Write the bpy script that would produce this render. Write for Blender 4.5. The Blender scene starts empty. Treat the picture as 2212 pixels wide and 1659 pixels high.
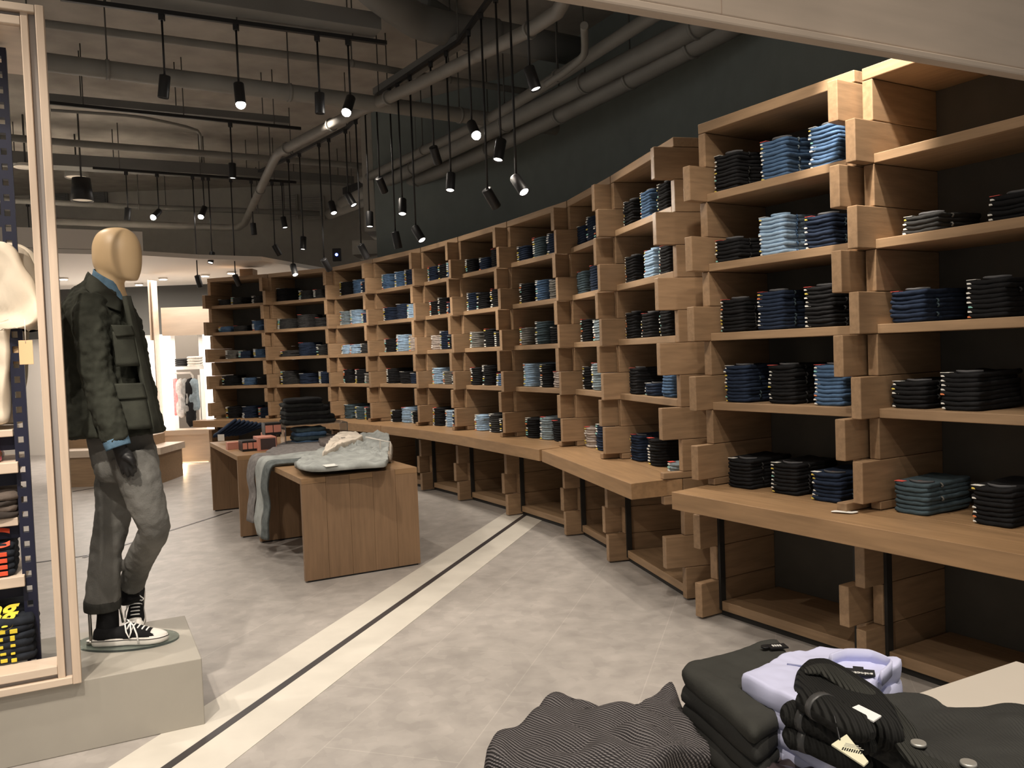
import bpy, bmesh, math, random
from mathutils import Vector, Matrix, noise
R = random.Random(7)
SC = bpy.context.scene
C = SC.collection
# ------------------------------------------------------------------ camera
FPX, CX, CY, EYE = 1800.0, 1106.0, 829.5, 1.6
PIT, ROLL = math.atan(66/FPX), 0.037
_F = Vector((0, math.cos(PIT), -math.sin(PIT)))
_U0 = Vector((0, math.sin(PIT), math.cos(PIT)))
_X = Vector((1, 0, 0))
_R = _X*math.cos(ROLL) - _U0*math.sin(ROLL)
_U = _X*math.sin(ROLL) + _U0*math.cos(ROLL)
CAM = Vector((0, 0, EYE))
cam = bpy.data.cameras.new('camera'); camo = bpy.data.objects.new('camera', cam); C.objects.link(camo)
cam.sensor_fit = 'HORIZONTAL'; cam.sensor_width = 36; cam.lens = 36*FPX/2212
cam.clip_start = 0.05; cam.clip_end = 100
mw = Matrix.Identity(4)
for i in range(3):
    mw[i][0] = _R[i]; mw[i][1] = _U[i]; mw[i][2] = -_F[i]; mw[i][3] = CAM[i]
camo.matrix_world = mw
SC.camera = camo
def ray(x, y): return _F + _R*((x-CX)/FPX) - _U*((y-CY)/FPX)
def Wz(x, y, z):
    r = ray(x, y); return CAM + r*((z-EYE)/r.z)
def Wy(x, y, Y):
    r = ray(x, y); return CAM + r*(Y/r.y)
def proj(P):
    v = Vector(P)-CAM; d = v.dot(_F)
    return CX+FPX*v.dot(_R)/d, CY-FPX*v.dot(_U)/d
# ------------------------------------------------------------------ light and exposure
vs = SC.view_settings
vs.view_transform = 'Standard'; vs.look = 'None'; vs.gamma = 1.0; vs.use_curve_mapping = False
vs.exposure = 0.55
wd = bpy.data.worlds.new('world'); SC.world = wd; wd.use_nodes = True
wd.node_tree.nodes['Background'].inputs[0].default_value = (1.0, 0.93, 0.84, 1)
wd.node_tree.nodes['Background'].inputs[1].default_value = 0.24
def spot(name, loc, target, watts, angle, parent=None, blend=0.5, radius=0.04, color=(1, .89, .76)):
    l = bpy.data.lights.new(name, 'SPOT'); l.energy = watts; l.spot_size = math.radians(angle); l.spot_blend = blend
    l.shadow_soft_size = radius; l.color = color
    o = bpy.data.objects.new(name, l); C.objects.link(o)
    d = (Vector(target)-Vector(loc)).normalized()
    o.rotation_mode = 'QUATERNION'; o.rotation_quaternion = d.to_track_quat('-Z', 'Y'); o.location = loc
    if parent: o.parent = parent
    return o
def area(name, loc, size, watts, rot=(0, 0, 0), color=(1, .9, .8), sy=None):
    l = bpy.data.lights.new(name, 'AREA'); l.energy = watts; l.size = size; l.color = color
    if sy: l.shape = 'RECTANGLE'; l.size_y = sy
    o = bpy.data.objects.new(name, l); C.objects.link(o); o.location = loc; o.rotation_euler = rot
    return o
# added spots without fittings: unseen store lamps and fill for floor and ceiling bounce
for (x, y, z, tx, ty, tz, w, a) in [(-1.6, 1.6, 4.2, -1.1, 3.3, 0, 330, 50), (0.5, .5, 4.2, 0.75, 1.6, .9, 150, 40), (-3.0, 2.0, 4.2, -1.75, 3.9, 1.4, 150, 46),
                              (1.0, 3.0, 4.0, 1.6, 3.9, 2.2, 36, 70), (1.42, 3.62, 3.6, 1.74, 3.98, 2.8, 210, 38), (.7, 3.6, 3.7, 1.3, 4.6, 1.5, 45, 70), (1.2, 2.4, 3.6, 1.7, 3.1, .7, 22, 60), (.2, 2.6, 4.2, 0.3, 4.2, 0, 130, 80),
                              (-2.2, 1.6, 4.0, -2.0, 3.5, 1.3, 90, 50), (-1.5, 4.2, 4.2, -1.2, 6.2, .7, 130, 60), (-1.0, .2, 4.2, -.9, 1.6, 0, 120, 110), (1.0, -.4, 4.2, 1.0, .6, 0, 90, 110), (-3.5, 4.5, 4.2, -3.5, 4.6, 0, 120, 125), (-4.5, 8.5, 4.2, -4.5, 8.6, 0, 120, 130), (-2.0, 8.8, 4.2, -1.6, 8.6, 0, 90, 125), (-7, 6, 4.2, -7, 6.1, 0, 140, 130), (-6.5, 12, 4.2, -6.5, 11.6, 0, 120, 130), (.4, 5.3, 4.2, -.1, 5.2, 0, 60, 90)]:
    spot('added_spot', (x, y, z), (tx, ty, tz), w, a)
# ------------------------------------------------------------------ materials
MATS = {}
def mat(name, col, rough=.6, metal=0, bump=0, bscale=60, var=0, vscale=6, emit=0, stretch=(1, 1, 1), spec=.4, trans=0, wave=None, objrand=0, coat=0):
    if name in MATS: return MATS[name]
    m = bpy.data.materials.new(name); MATS[name] = m; m.use_nodes = True
    nt = m.node_tree; b = nt.nodes['Principled BSDF']
    b.inputs['Base Color'].default_value = (*col, 1); b.inputs['Roughness'].default_value = rough
    b.inputs['Metallic'].default_value = metal; b.inputs['Specular IOR Level'].default_value = spec
    if trans: b.inputs['Transmission Weight'].default_value = trans; b.inputs['IOR'].default_value = 1.15
    if coat: b.inputs['Coat Weight'].default_value = coat
    if emit:
        b.inputs['Emission Color'].default_value = (*col, 1); b.inputs['Emission Strength'].default_value = emit
    if var or bump or objrand or wave:
        tc = nt.nodes.new('ShaderNodeTexCoord'); mp = nt.nodes.new('ShaderNodeMapping'); mp.inputs['Scale'].default_value = stretch
        nt.links.new(tc.outputs['Object'], mp.inputs['Vector'])
        oi = nt.nodes.new('ShaderNodeObjectInfo')
        if objrand:
            vm = nt.nodes.new('ShaderNodeVectorMath'); vm.operation = 'ADD'
            cb = nt.nodes.new('ShaderNodeCombineXYZ'); ml = nt.nodes.new('ShaderNodeMath'); ml.operation = 'MULTIPLY'; ml.inputs[1].default_value = 37
            nt.links.new(oi.outputs['Random'], ml.inputs[0])
            for k in range(3): nt.links.new(ml.outputs[0], cb.inputs[k])
            nt.links.new(tc.outputs['Object'], vm.inputs[0]); nt.links.new(cb.outputs[0], vm.inputs[1]); nt.links.new(vm.outputs[0], mp.inputs['Vector'])
        if var:
            n = nt.nodes.new('ShaderNodeTexNoise'); n.inputs['Scale'].default_value = vscale; n.inputs['Detail'].default_value = 5
            nt.links.new(mp.outputs[0], n.inputs['Vector'])
            mr = nt.nodes.new('ShaderNodeMapRange'); mr.inputs[1].default_value = .3; mr.inputs[2].default_value = .7
            mr.inputs[3].default_value = 1-var; mr.inputs[4].default_value = 1+var
            nt.links.new(n.outputs['Fac'], mr.inputs[0])
            src = mr.outputs[0]
            if objrand:
                m2 = nt.nodes.new('ShaderNodeMapRange'); m2.inputs[3].default_value = 1-objrand; m2.inputs[4].default_value = 1+objrand
                nt.links.new(oi.outputs['Random'], m2.inputs[0])
                mm = nt.nodes.new('ShaderNodeMath'); mm.operation = 'MULTIPLY'; nt.links.new(src, mm.inputs[0]); nt.links.new(m2.outputs[0], mm.inputs[1]); src = mm.outputs[0]
            vm = nt.nodes.new('ShaderNodeVectorMath'); vm.operation = 'SCALE'; vm.inputs[0].default_value = col
            nt.links.new(src, vm.inputs['Scale']); nt.links.new(vm.outputs[0], b.inputs['Base Color'])
        if bump or wave:
            bp = nt.nodes.new('ShaderNodeBump'); bp.inputs['Strength'].default_value = bump or .5; bp.inputs['Distance'].default_value = .004
            if wave:
                wv = nt.nodes.new('ShaderNodeTexWave'); wv.inputs['Scale'].default_value = wave; wv.inputs['Distortion'].default_value = 2.5
                wv.inputs['Detail Scale'].default_value = .6
                nt.links.new(mp.outputs[0], wv.inputs['Vector']); nt.links.new(wv.outputs['Fac'], bp.inputs['Height'])
            else:
                n2 = nt.nodes.new('ShaderNodeTexNoise'); n2.inputs['Scale'].default_value = bscale; n2.inputs['Detail'].default_value = 4
                nt.links.new(mp.outputs[0], n2.inputs['Vector']); nt.links.new(n2.outputs['Fac'], bp.inputs['Height'])
            nt.links.new(bp.outputs[0], b.inputs['Normal'])
    return m
WOOD = mat('oak_wood_grain_along_depth', (.29, .187, .107), .5, var=.16, vscale=3.0, stretch=(14, 1.6, 14), objrand=.13, bump=.06, bscale=10)
WOODX = mat('oak_wood_grain_along_length', (.31, .203, .117), .5, var=.14, vscale=3.0, stretch=(1.2, 14, 14), objrand=.08, bump=.06, bscale=10)
WOODC = mat('oak_counter', (.315, .193, .1), .42, var=.15, vscale=2.6, stretch=(1.2, 12, 12), objrand=.06, bump=.05, bscale=10)
WOODZ = mat('oak_wood_grain_vertical', (.25, .155, .088), .5, var=.12, vscale=3.0, stretch=(14, 14, 1.2), bump=.05, bscale=10)
PALE = mat('pale_ash_wood', (.62, .49, .38), .5, var=.1, vscale=3, stretch=(12, 12, 1), bump=.04, bscale=12)
PALEX = mat('pale_ash_wood_horizontal', (.66, .54, .43), .5, var=.08, vscale=2.2, stretch=(1.2, 8, 8), bump=.04, bscale=12)
BACK = mat('dark_back_panel', (.075, .068, .056), .8, var=.1)
BLACK = mat('black_metal', (.012, .012, .013), .45)
DARK = mat('dark_plinth', (.02, .018, .016), .6)
NAVYM = mat('navy_powder_coat', (.012, .014, .035), .5)
PIPE = mat('grey_painted_pipe', (.2, .195, .18), .6, var=.12, vscale=3)
DUCT = mat('grey_painted_duct', (.15, .15, .143), .6, var=.1, vscale=2)
RODM = mat('thin_steel_rod', (.07, .068, .062), .5)
CEIL = mat('raw_grey_ceiling', (.36, .335, .30), .9, bump=.8, bscale=9, var=.2, vscale=2.5)
WALLD = mat('dark_green_grey_wall', (.17, .195, .188), .85, var=.05)
WALLG = mat('warm_grey_wall', (.36, .345, .31), .85, var=.05)
WALLB = mat('charcoal_wall', (.06, .058, .052), .8)
WHITE = mat('white_plaster', (.75, .70, .64), .8)
GLOW = mat('backlit_white_panel', (1, .93, .85), .6, emit=2.6)
GLOWY = mat('warm_floor_light_strip', (1, .72, .42), .6, emit=1.6)
BULB = mat('lamp_glow', (1, .93, .85), .4, emit=45)
LENS = mat('lamp_lens_lit', (1, .93, .85), .4, emit=6)
GREYBOX = mat('grey_painted_plinth', (.37, .345, .30), .55, var=.03)
TOPW = mat('cream_laminate', (.70, .64, .56), .4, var=.02)
GLASS = mat('clear_glass', (.82, .93, .9), .03, trans=.95, spec=.5)
ACRYL = mat('clear_acrylic', (.92, .95, .97), .05, trans=.93, spec=.5)
STEEL = mat('brushed_steel', (.5, .48, .44), .3, metal=1)
CREAMP = mat('white_powder_coat', (.8, .76, .7), .4)
MANN = mat('mannequin_skin_tone', (.66, .47, .27), .42, var=.04)
def cloth(name, c, **k):
    a = dict(rough=.95, var=.22, vscale=25, bump=.35, bscale=120, spec=.12); a.update(k); return mat(name, c, **a)
DEN = {'k': cloth('black_denim', (.013, .013, .014)), 'n': cloth('navy_denim', (.018, .027, .05)), 'b': cloth('mid_blue_denim', (.07, .125, .22)),
       'l': cloth('light_blue_denim', (.26, .37, .5)), 'd': cloth('charcoal_denim', (.035, .035, .035)), 'g': cloth('grey_denim', (.13, .125, .115)),
       'w': cloth('stone_denim', (.36, .31, .28)), 't': cloth('teal_grey_denim', (.055, .08, .095)), 's': cloth('smoke_blue_denim', (.2, .25, .28))}
CNAME = {'k': 'black', 'n': 'navy', 'b': 'mid-blue', 'l': 'light-blue', 'd': 'charcoal', 'g': 'grey', 'w': 'stone', 't': 'teal-grey', 's': 'smoke-blue'}
STK = [mat('white_sticker', (.8, .8, .76), .5), mat('yellow_sticker', (.75, .6, .12), .5), mat('teal_sticker', (.3, .65, .6), .5),
       mat('orange_sticker', (.8, .25, .1), .5), mat('red_card', (.75, .12, .1), .5), mat('brown_leather_patch', (.16, .05, .03), .6), mat('pale_denim_edge', (.085, .085, .09), .8)]
# ------------------------------------------------------------------ helpers
def tag(o, label=None, cat=None, group=None, kind=None):
    if label: o['label'] = label
    if cat: o['category'] = cat
    if group: o['group'] = group
    if kind: o['kind'] = kind
    return o
def empty(name, loc=(0, 0, 0), rz=0, label=None, cat=None, group=None):
    o = bpy.data.objects.new(name, None); C.objects.link(o); o.location = loc; o.rotation_euler = (0, 0, rz); o.empty_display_size = .05
    return tag(o, label, cat, group)
def link(name, me, parent=None, loc=None, rz=0):
    o = bpy.data.objects.new(name, me); C.objects.link(o)
    if parent: o.parent = parent
    if loc is not None: o.location = loc
    if rz: o.rotation_euler = (0, 0, rz)
    return o
class MB:
    def __init__(s): s.bm = bmesh.new(); s.mats = []
    def mi(s, m):
        if m not in s.mats: s.mats.append(m)
        return s.mats.index(m)
    def box(s, x0, x1, y0, y1, z0, z1, m=None, bev=0, M=None):
        n0 = len(s.bm.verts)
        cs = [Vector((x, y, z)) for x in (x0, x1) for y in (y0, y1) for z in (z0, z1)]
        if M: cs = [M @ c for c in cs]
        v = [s.bm.verts.new(c) for c in cs]
        fs = []
        for q in ((0, 1, 3, 2), (4, 6, 7, 5), (0, 4, 5, 1), (2, 3, 7, 6), (0, 2, 6, 4), (1, 5, 7, 3)):
            f = s.bm.faces.new([v[i] for i in q]); fs.append(f)
            if m: f.material_index = s.mi(m)
        if bev:
            es = list({e for f in fs for e in f.edges})
            bmesh.ops.bevel(s.bm, geom=es, offset=bev, segments=2, affect='EDGES', profile=.5)
        return s
    def prism(s, pts, z0, z1, m=None, bev=0):
        b = [s.bm.verts.new((p[0], p[1], z0)) for p in pts]; t = [s.bm.verts.new((p[0], p[1], z1)) for p in pts]
        n = len(pts); fs = [s.bm.faces.new(b[::-1]), s.bm.faces.new(t)]
        for i in range(n): fs.append(s.bm.faces.new([b[i], b[(i+1) % n], t[(i+1) % n], t[i]]))
        if m:
            for f in fs: f.material_index = s.mi(m)
        if bev: bmesh.ops.bevel(s.bm, geom=list({e for f in fs for e in f.edges}), offset=bev, segments=2, affect='EDGES', profile=.5)
        return s
    def tube(s, pts, r, m=None, n=10, caps=True, flat=1.0, up=None):
        pts = [Vector(p) for p in pts]; rs = r if isinstance(r, (list, tuple)) else [r]*len(pts)
        rings = []; prev = None
        for i, p in enumerate(pts):
            t = (pts[min(i+1, len(pts)-1)]-pts[max(i-1, 0)]).normalized()
            a = Vector(up) if up else (prev if prev is not None else (Vector((0, 0, 1)) if abs(t.z) < .9 else Vector((1, 0, 0))))
            a = (a - t*a.dot(t)).normalized(); prev = a; b = t.cross(a)
            rings.append([s.bm.verts.new(p + (a*math.cos(2*math.pi*k/n)*flat + b*math.sin(2*math.pi*k/n))*rs[i]) for k in range(n)])
        idx = s.mi(m) if m else 0
        for A, B in zip(rings, rings[1:]):
            for k in range(n):
                f = s.bm.faces.new([A[k], A[(k+1) % n], B[(k+1) % n], B[k]]); f.material_index = idx; f.smooth = True
        if caps:
            for q in (rings[0][::-1], rings[-1]):
                f = s.bm.faces.new(q); f.material_index = idx
        return s
    def rings(s, R_, m=None, close0=True, close1=True, smooth=True):
        V = [[s.bm.verts.new(p) for p in r] for r in R_]; idx = s.mi(m) if m else 0; n = len(V[0])
        for A, B in zip(V, V[1:]):
            for k in range(n):
                f = s.bm.faces.new([A[k], A[(k+1) % n], B[(k+1) % n], B[k]]); f.material_index = idx; f.smooth = smooth
        for c, q in ((close0, V[0][::-1]), (close1, V[-1])):
            if c:
                f = s.bm.faces.new(q); f.material_index = idx; f.smooth = smooth
        return s
    def mesh(s, name, m=None):
        bmesh.ops.recalc_face_normals(s.bm, faces=s.bm.faces)
        me = bpy.data.meshes.new(name); s.bm.to_mesh(me); s.bm.free()
        for k in (s.mats or ([m] if m else [])): me.materials.append(k)
        return me
    def obj(s, name, m=None, parent=None, loc=None, rz=0):
        return link(name, s.mesh(name, m), parent, loc, rz)
def struct(name, mb, m): return tag(mb.obj(name, m), kind='structure')
def worldtag(name, mb, m, label, cat, group=None): return tag(mb.obj(name, m), label, cat, group)
def catmull(pts, n, closed=True):
    P = [Vector(p) for p in pts]; out = []; N = len(P); L = N if closed else N-1
    seg = [((P[(i+1) % N]-P[i]).length) for i in range(L)]; tot = sum(seg)
    for k in range(n):
        d = tot*k/(n if closed else n-1); i = 0
        while i < L-1 and d > seg[i]: d -= seg[i]; i += 1
        t = min(1, d/max(seg[i], 1e-9))
        g = (lambda j: P[j % N]) if closed else (lambda j: P[max(0, min(N-1, j))])
        a, b, c, e = g(i-1), g(i), g(i+1), g(i+2)
        cr = .5*((2*b)+(c-a)*t+(2*a-5*b+4*c-e)*t*t+(3*b-a-3*c+e)*t**3)
        out.append(cr*.5+b.lerp(c, t)*.5)
    return out
def pillow(mb, outline, h, edge=None, n=48, nr=6, amp=0, ns=8, seed=0, crown=0, M=None, m=None, z0=0, slope=None, amp2=0, ns2=25):
    """closed soft slab: outline in the local xy plane, thickness h, rounded rim"""
    o = catmull([(p[0], p[1], 0) for p in outline], n)
    c = sum(o, Vector())/n; edge = edge or h*.5
    rr = sum((p-c).length for p in o)/n
    prof = [(t, 0) for t in [(i+.35)/(nr-.2)*(1-edge/rr) for i in range(nr)]]
    K = 6
    rim = [(1-edge/rr+edge/rr*math.sin(a), h/2-h/2*math.cos(a)) for a in [math.pi*k/K for k in range(K+1)]]
    top = [(t, h) for t, _ in prof[::-1]]
    P = prof+rim+top
    rs = []
    off = Vector((seed*7.31, seed*3.17, seed*1.93))
    for s_, z in P:
        ring = []
        for p in o:
            q = c+(p-c)*s_
            zz = z0+z+(crown*(1-s_*s_) if z > h*.5 else 0)
            if slope: zz += slope[0]*(q.x-c.x)+slope[1]*(q.y-c.y)
            v = Vector((q.x, q.y, zz))
            if amp:
                nn = noise.noise_vector(Vector((q.x*ns, q.y*ns, zz*ns*2))+off)
                v += Vector((nn.x*amp*.8, nn.y*amp*.8, nn.z*amp*(1 if z > h*.2 else 0)))
            if amp2: v.z += (amp2*abs(noise.noise(Vector((q.x*ns2, q.y*ns2, 0))+off)))*(z/h)
            ring.append(M @ v if M else v)
        rs.append(ring)
    return mb.rings(rs, m)
def tube_obj(name, pts, r, m, parent=None, **k): return MB().tube(pts, r, m, **k).obj(name, m, parent)
ORD = ['', 'first', 'second', 'third', 'fourth', 'fifth', 'sixth', 'seventh', 'eighth', 'ninth', 'tenth', 'eleventh', 'twelfth', 'thirteenth', 'fourteenth']
def text_mesh(txt, size, ext, m):
    cu = bpy.data.curves.new('lettering', 'FONT'); cu.body = txt; cu.size = size; cu.extrude = ext; cu.align_x = 'CENTER'; cu.offset = size*.03
    o = bpy.data.objects.new('lettering', cu); C.objects.link(o)
    bpy.context.view_layer.update()
    me = bpy.data.meshes.new_from_object(o.evaluated_get(bpy.context.evaluated_depsgraph_get()))
    bpy.data.objects.remove(o); me.materials.clear(); me.materials.append(m); return me
# ------------------------------------------------------------------ room shell
def floor_mat():
    m = bpy.data.materials.new('grey_stone_floor_tiles'); m.use_nodes = True; nt = m.node_tree; b = nt.nodes['Principled BSDF']
    b.inputs['Roughness'].default_value = .42; b.inputs['Specular IOR Level'].default_value = .35
    tc = nt.nodes.new('ShaderNodeTexCoord'); mp = nt.nodes.new('ShaderNodeMapping'); mp.inputs['Rotation'].default_value = (0, 0, -math.atan2(.955, .295))
    nt.links.new(tc.outputs['Object'], mp.inputs[0])
    br = nt.nodes.new('ShaderNodeTexBrick'); br.inputs['Scale'].default_value = 1; br.inputs['Brick Width'].default_value = 1.2; br.inputs['Row Height'].default_value = .6
    br.inputs['Mortar Size'].default_value = .0025; br.inputs['Color1'].default_value = (.37, .342, .318, 1); br.inputs['Color2'].default_value = (.35, .324, .302, 1); br.inputs['Mortar'].default_value = (.43, .4, .37, 1)
    nt.links.new(mp.outputs[0], br.inputs['Vector'])
    n = nt.nodes.new('ShaderNodeTexNoise'); n.inputs['Scale'].default_value = 6; n.inputs['Detail'].default_value = 6; nt.links.new(mp.outputs[0], n.inputs['Vector'])
    vo = nt.nodes.new('ShaderNodeTexVoronoi'); vo.inputs['Scale'].default_value = 16; nt.links.new(mp.outputs[0], vo.inputs['Vector'])
    mr = nt.nodes.new('ShaderNodeMapRange'); mr.inputs[1].default_value = .3; mr.inputs[2].default_value = .7; mr.inputs[3].default_value = .86; mr.inputs[4].default_value = 1.12
    nt.links.new(n.outputs['Fac'], mr.inputs[0])
    sp = nt.nodes.new('ShaderNodeSeparateColor'); nt.links.new(vo.outputs['Color'], sp.inputs[0])
    m3 = nt.nodes.new('ShaderNodeMapRange'); m3.inputs[3].default_value = .93; m3.inputs[4].default_value = 1.05; nt.links.new(sp.outputs[0], m3.inputs[0])
    mm = nt.nodes.new('ShaderNodeMath'); mm.operation = 'MULTIPLY'; nt.links.new(mr.outputs[0], mm.inputs[0]); nt.links.new(m3.outputs[0], mm.inputs[1])
    vm = nt.nodes.new('ShaderNodeVectorMath'); vm.operation = 'SCALE'; nt.links.new(br.outputs['Color'], vm.inputs[0]); nt.links.new(mm.outputs[0], vm.inputs['Scale'])
    nt.links.new(vm.outputs[0], b.inputs['Base Color'])
    return m
struct('floor', MB().box(-13, 5, -1.5, 18.5, -.1, 0), floor_mat())
b0, b1 = Wz(1126, 1118.5, 0), Wz(360, 1659, 0)
bd = (b1-b0).normalized(); bn = Vector((bd.y, -bd.x, 0))
def strip(name, a, b, o0, o1, z, m):
    d = (b-a).normalized(); nn = Vector((d.y, -d.x, 0))
    mb = MB().prism([a+nn*o0, b+nn*o0, b+nn*o1, a+nn*o1], 0, z)
    return struct(name, mb, m)
bw = mat('light_stone_inlay', (.62, .585, .52), .45, var=.06, vscale=5)
strip('trim_1', b0-bd*.4, b1+bd*3.2, -.235, -.022, .002, bw)
strip('trim_2', b0-bd*.4, b1+bd*3.2, .022, .235, .002, bw)
ms = mat('dark_metal_inlay', (.045, .04, .042), .4, var=.1)
strip('trim_3', b0-bd*.4, b1+bd*3.2, -.022, .022, .003, ms)
strip('trim_4', Wz(500, 1105, 0), Wz(180, 1205, 0), -.015, .015, .003, ms)
strip('trim_5', Wz(240, 1048, 0), Wz(158, 1062, 0), -.015, .015, .003, ms)
strip('trim_6', Wz(130, 1213, 0)+Vector((-1, -.5, 0)), Wz(196, 1199, 0), -.015, .015, .003, ms)
struct('ceiling', MB().box(-13, 5, -.5, 18.5, 4.95, 5.05), CEIL)
# ------------------------------------------------------------------ shelving bays
tops = [(446, 602), (578, 591.5), (717, 577), (804, 559), (908, 535), (988.5, 511.6), (1094, 478.4), (1224, 433.5), (1318, 380), (1455, 295)]
ZT = 2.9
V = [Wz(x, y, ZT) for x, y in tops]
bays = [(V[i], V[i+1]) for i in range(9)]
p10 = (Wz(1505, 270, ZT), Wz(1848, 149, ZT)); bays.append(p10)
d11 = Vector((.50, -.866, 0)).normalized(); p11 = Wz(1858, 150, ZT); bays.append((p11, p11+d11*1.12))
PTK = .055; DEP = .5; PRO = .13; ZB = lambda k: 2.845-.2025*k
ZC = .775
blk = {}
def block(pro, h):
    key = (pro, round(h, 4))
    if key not in blk:
        blk[key] = MB().box(0, PTK, -PRO if pro else 0, DEP, .001, h-.001, bev=.004).mesh('panel_block', WOOD)
    return blk[key]
BN = ['leftmost bay', 'second bay from left', 'third bay from left', 'fourth bay from left', 'fifth bay from left', 'sixth bay from left', 'fifth bay from right',
      'fourth bay from right', 'third bay from right', 'second bay from right', 'bay at right edge']
BL = ['leftmost shelving bay beside the mirror', 'second shelving bay from the left behind the far table', 'third shelving bay from the left', 'fourth shelving bay from the left',
      'fifth shelving bay from the left', 'sixth shelving bay from the left, right of the counter seam', 'seventh shelving bay from the left above the floor stripe', 'narrow eighth shelving bay, fourth from the right edge',
      'ninth shelving bay with exposed wooden side, before the wall turns', 'tall second shelving bay from the right edge', 'nearest shelving bay cut off by the right edge']
FR = []
for i, (A, B) in enumerate(bays):
    A = Vector((A.x, A.y, 0)); B = Vector((B.x, B.y, 0)); d = (B-A).normalized(); L = (B-A).length
    A = A+d*.008; L -= .016
    inn = Vector((-d.y, d.x, 0)); FR.append((A, d, inn, L))
    t = empty('shelving_bay', A, math.atan2(d.y, d.x), 'oak '+BL[i]+', stacked with folded jeans', 'shelving', 'oak shelving bays')
    for side in (0, 1):
        for k in range(1, 15):
            pro = (k % 2 == 1) if side else (k % 2 == 0)
            z1, z0 = ZB(k-1), ZB(k)
            if k == 1: z1 = 2.84
            x = L-PTK if side else 0
            if k == 11:
                link('panel_block', block(pro, z1-.778), t, (x, 0, .778))
                link('panel_block', block(False, .1), t, (x, 0, .676))
                link('panel_block', block(pro, .672-z0), t, (x, 0, z0))
            else: link('panel_block', block(pro, z1-z0), t, (x, 0, z0))
    MB().box(0, L, 0, DEP+.02, 2.842, 2.9, bev=.004).obj('top_board', WOODX, t)
    for z in (2.44, 2.035, 1.63, 1.225):
        MB().box(PTK+.001, L-PTK-.001, .0, DEP, z, z+.045, bev=.003).obj('shelf', WOODX, t)
    MB().box(PTK+.001, L-PTK-.001, .004, DEP, ZC-.04, ZC, bev=.002).obj('counter_shelf', WOODC, t)
    MB().box(PTK+.02, L-PTK-.02, .012, DEP, .035, .09, bev=.003).obj('bottom_board', WOODX, t)
    MB().box(.002, L-.002, DEP+.001, DEP+.02, .02, 2.841).obj('back_panel', BACK, t)
    MB().box(PTK+.001, L-PTK-.001, .03, DEP-.02, .0, .034).obj('kick_board', DARK, t)
    for xx in (PTK+.001, L-PTK-.018):
        MB().box(xx, xx+.017, .01, .05, .035, .67).obj('dark_strip', DARK, t)  # dark strip along the inner side of each lower jamb
# counter slabs
def W2(x, y, z=ZC): p = Wz(x, y, z); return Vector((p.x, p.y, 0))
def offs(i, u, o):
    A, d, inn, L = FR[i]; return A+d*(u*L)-inn*o
c3a = W2(1450.5, 1062.5)
c3b = W2(2212, 1198.5); cd = (c3b-c3a).normalized()
A10 = FR[9][0]
cs = [('third', [c3a, c3b+cd*.35, FR[10][0]+FR[10][1]*(FR[10][3]), FR[10][0]-FR[10][2]*.004, FR[9][0]+FR[9][1]*FR[9][3]-FR[9][2]*.004, FR[9][0]-FR[9][2]*.004]),
      ]
def counter(pts, label):
    ctr = sum(pts, Vector())/len(pts)
    rz = math.atan2((pts[1]-pts[0]).y, (pts[1]-pts[0]).x)
    Mi = Matrix.Rotation(-rz, 4, 'Z')
    mb = MB().prism([Mi @ (p-pts[0]) for p in pts], ZC-.1, ZC, bev=.003)
    o = mb.obj('counter_top', WOODC, None, (pts[0].x, pts[0].y, 0), rz)
    return tag(o, label, 'counter', 'oak counter slabs')
counter(cs[0][1], 'nearest thick oak counter slab, pointed left tip, white paper lying on it')
e9 = FR[8][0]+FR[8][1]*FR[8][3]
c2a, c2b, c2c = W2(1170, 972), W2(1363, 1045), W2(1441, 1036)
counter([c2a, c2b, c2c, e9-FR[8][2]*.004, FR[8][0]-FR[8][2]*.004, FR[7][0]-FR[7][2]*.004], 'short thick oak counter slab with angled end, second from the right')
c1a = offs(3, .55, .34)
counter([c1a, offs(4, .5, .34), offs(5, .5, .34), c2a+Vector((-.02, .04, 0)), FR[7][0]-FR[7][2]*.004-FR[7][1]*.02, FR[6][0]-FR[6][2]*.004, FR[5][0]-FR[5][2]*.004, FR[4][0]-FR[4][2]*.004, offs(3, .55, .004)],
        'long oak counter slab under the middle bays behind the near table')
counter([offs(0, -.1, .34), offs(1, 0, .34), offs(2, 0, .34), c1a+(offs(2, 0, .34)-c1a).normalized()*.01, offs(3, .54, .004), FR[3][0]-FR[3][2]*.004, FR[2][0]-FR[2][2]*.004, FR[1][0]-FR[1][2]*.004, offs(0, -.1, .004)],
        'farthest oak counter slab behind the table of boxed goods')
# ------------------------------------------------------------------ folded jeans
def jean_mesh(var, col, n=36, nr=4, low=False):
    r = random.Random(var*13+5)
    w = .086+r.uniform(-.005, .005); dpt = .33+r.uniform(-.02, .02)
    o = [(-w, .0), (0, -.003+r.uniform(-.004, .002)), (w, .0), (w+.001, .09), (w+.012, .15), (w+.018, .24), (w+.008, dpt), (0, dpt+.01), (-w-.01, dpt), (-w-.006, .15)]
    mb = MB(); pillow(mb, o, .0235, edge=.011, n=n, nr=nr, amp=.0035, ns=22, seed=var*1.7+1)
    for v in mb.bm.verts:
        v.co.z += .005*(v.co.x/w)**2-.002+(.004*max(0, v.co.y-.1)/.2)
        v.co.z += .0025*noise.noise(Vector((v.co.x*18, var*9.1, 0)))
    return mb
JM = {}
def jean(var, col):
    if (var, col) not in JM: JM[(var, col)] = jean_mesh(var, col).mesh('folded_jeans', DEN[col])
    return JM[(var, col)]
STM = [MB().box(-.083, -.046, -.0035, .012, .006, .0135, bev=.001).mesh('size_sticker', m) for m in STK[:4]]
CARD = [MB().box(-.084, -.04, -.004, .03, .0235, .0255).mesh('size_card', m) for m in (STK[0], STK[4])]
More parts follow.
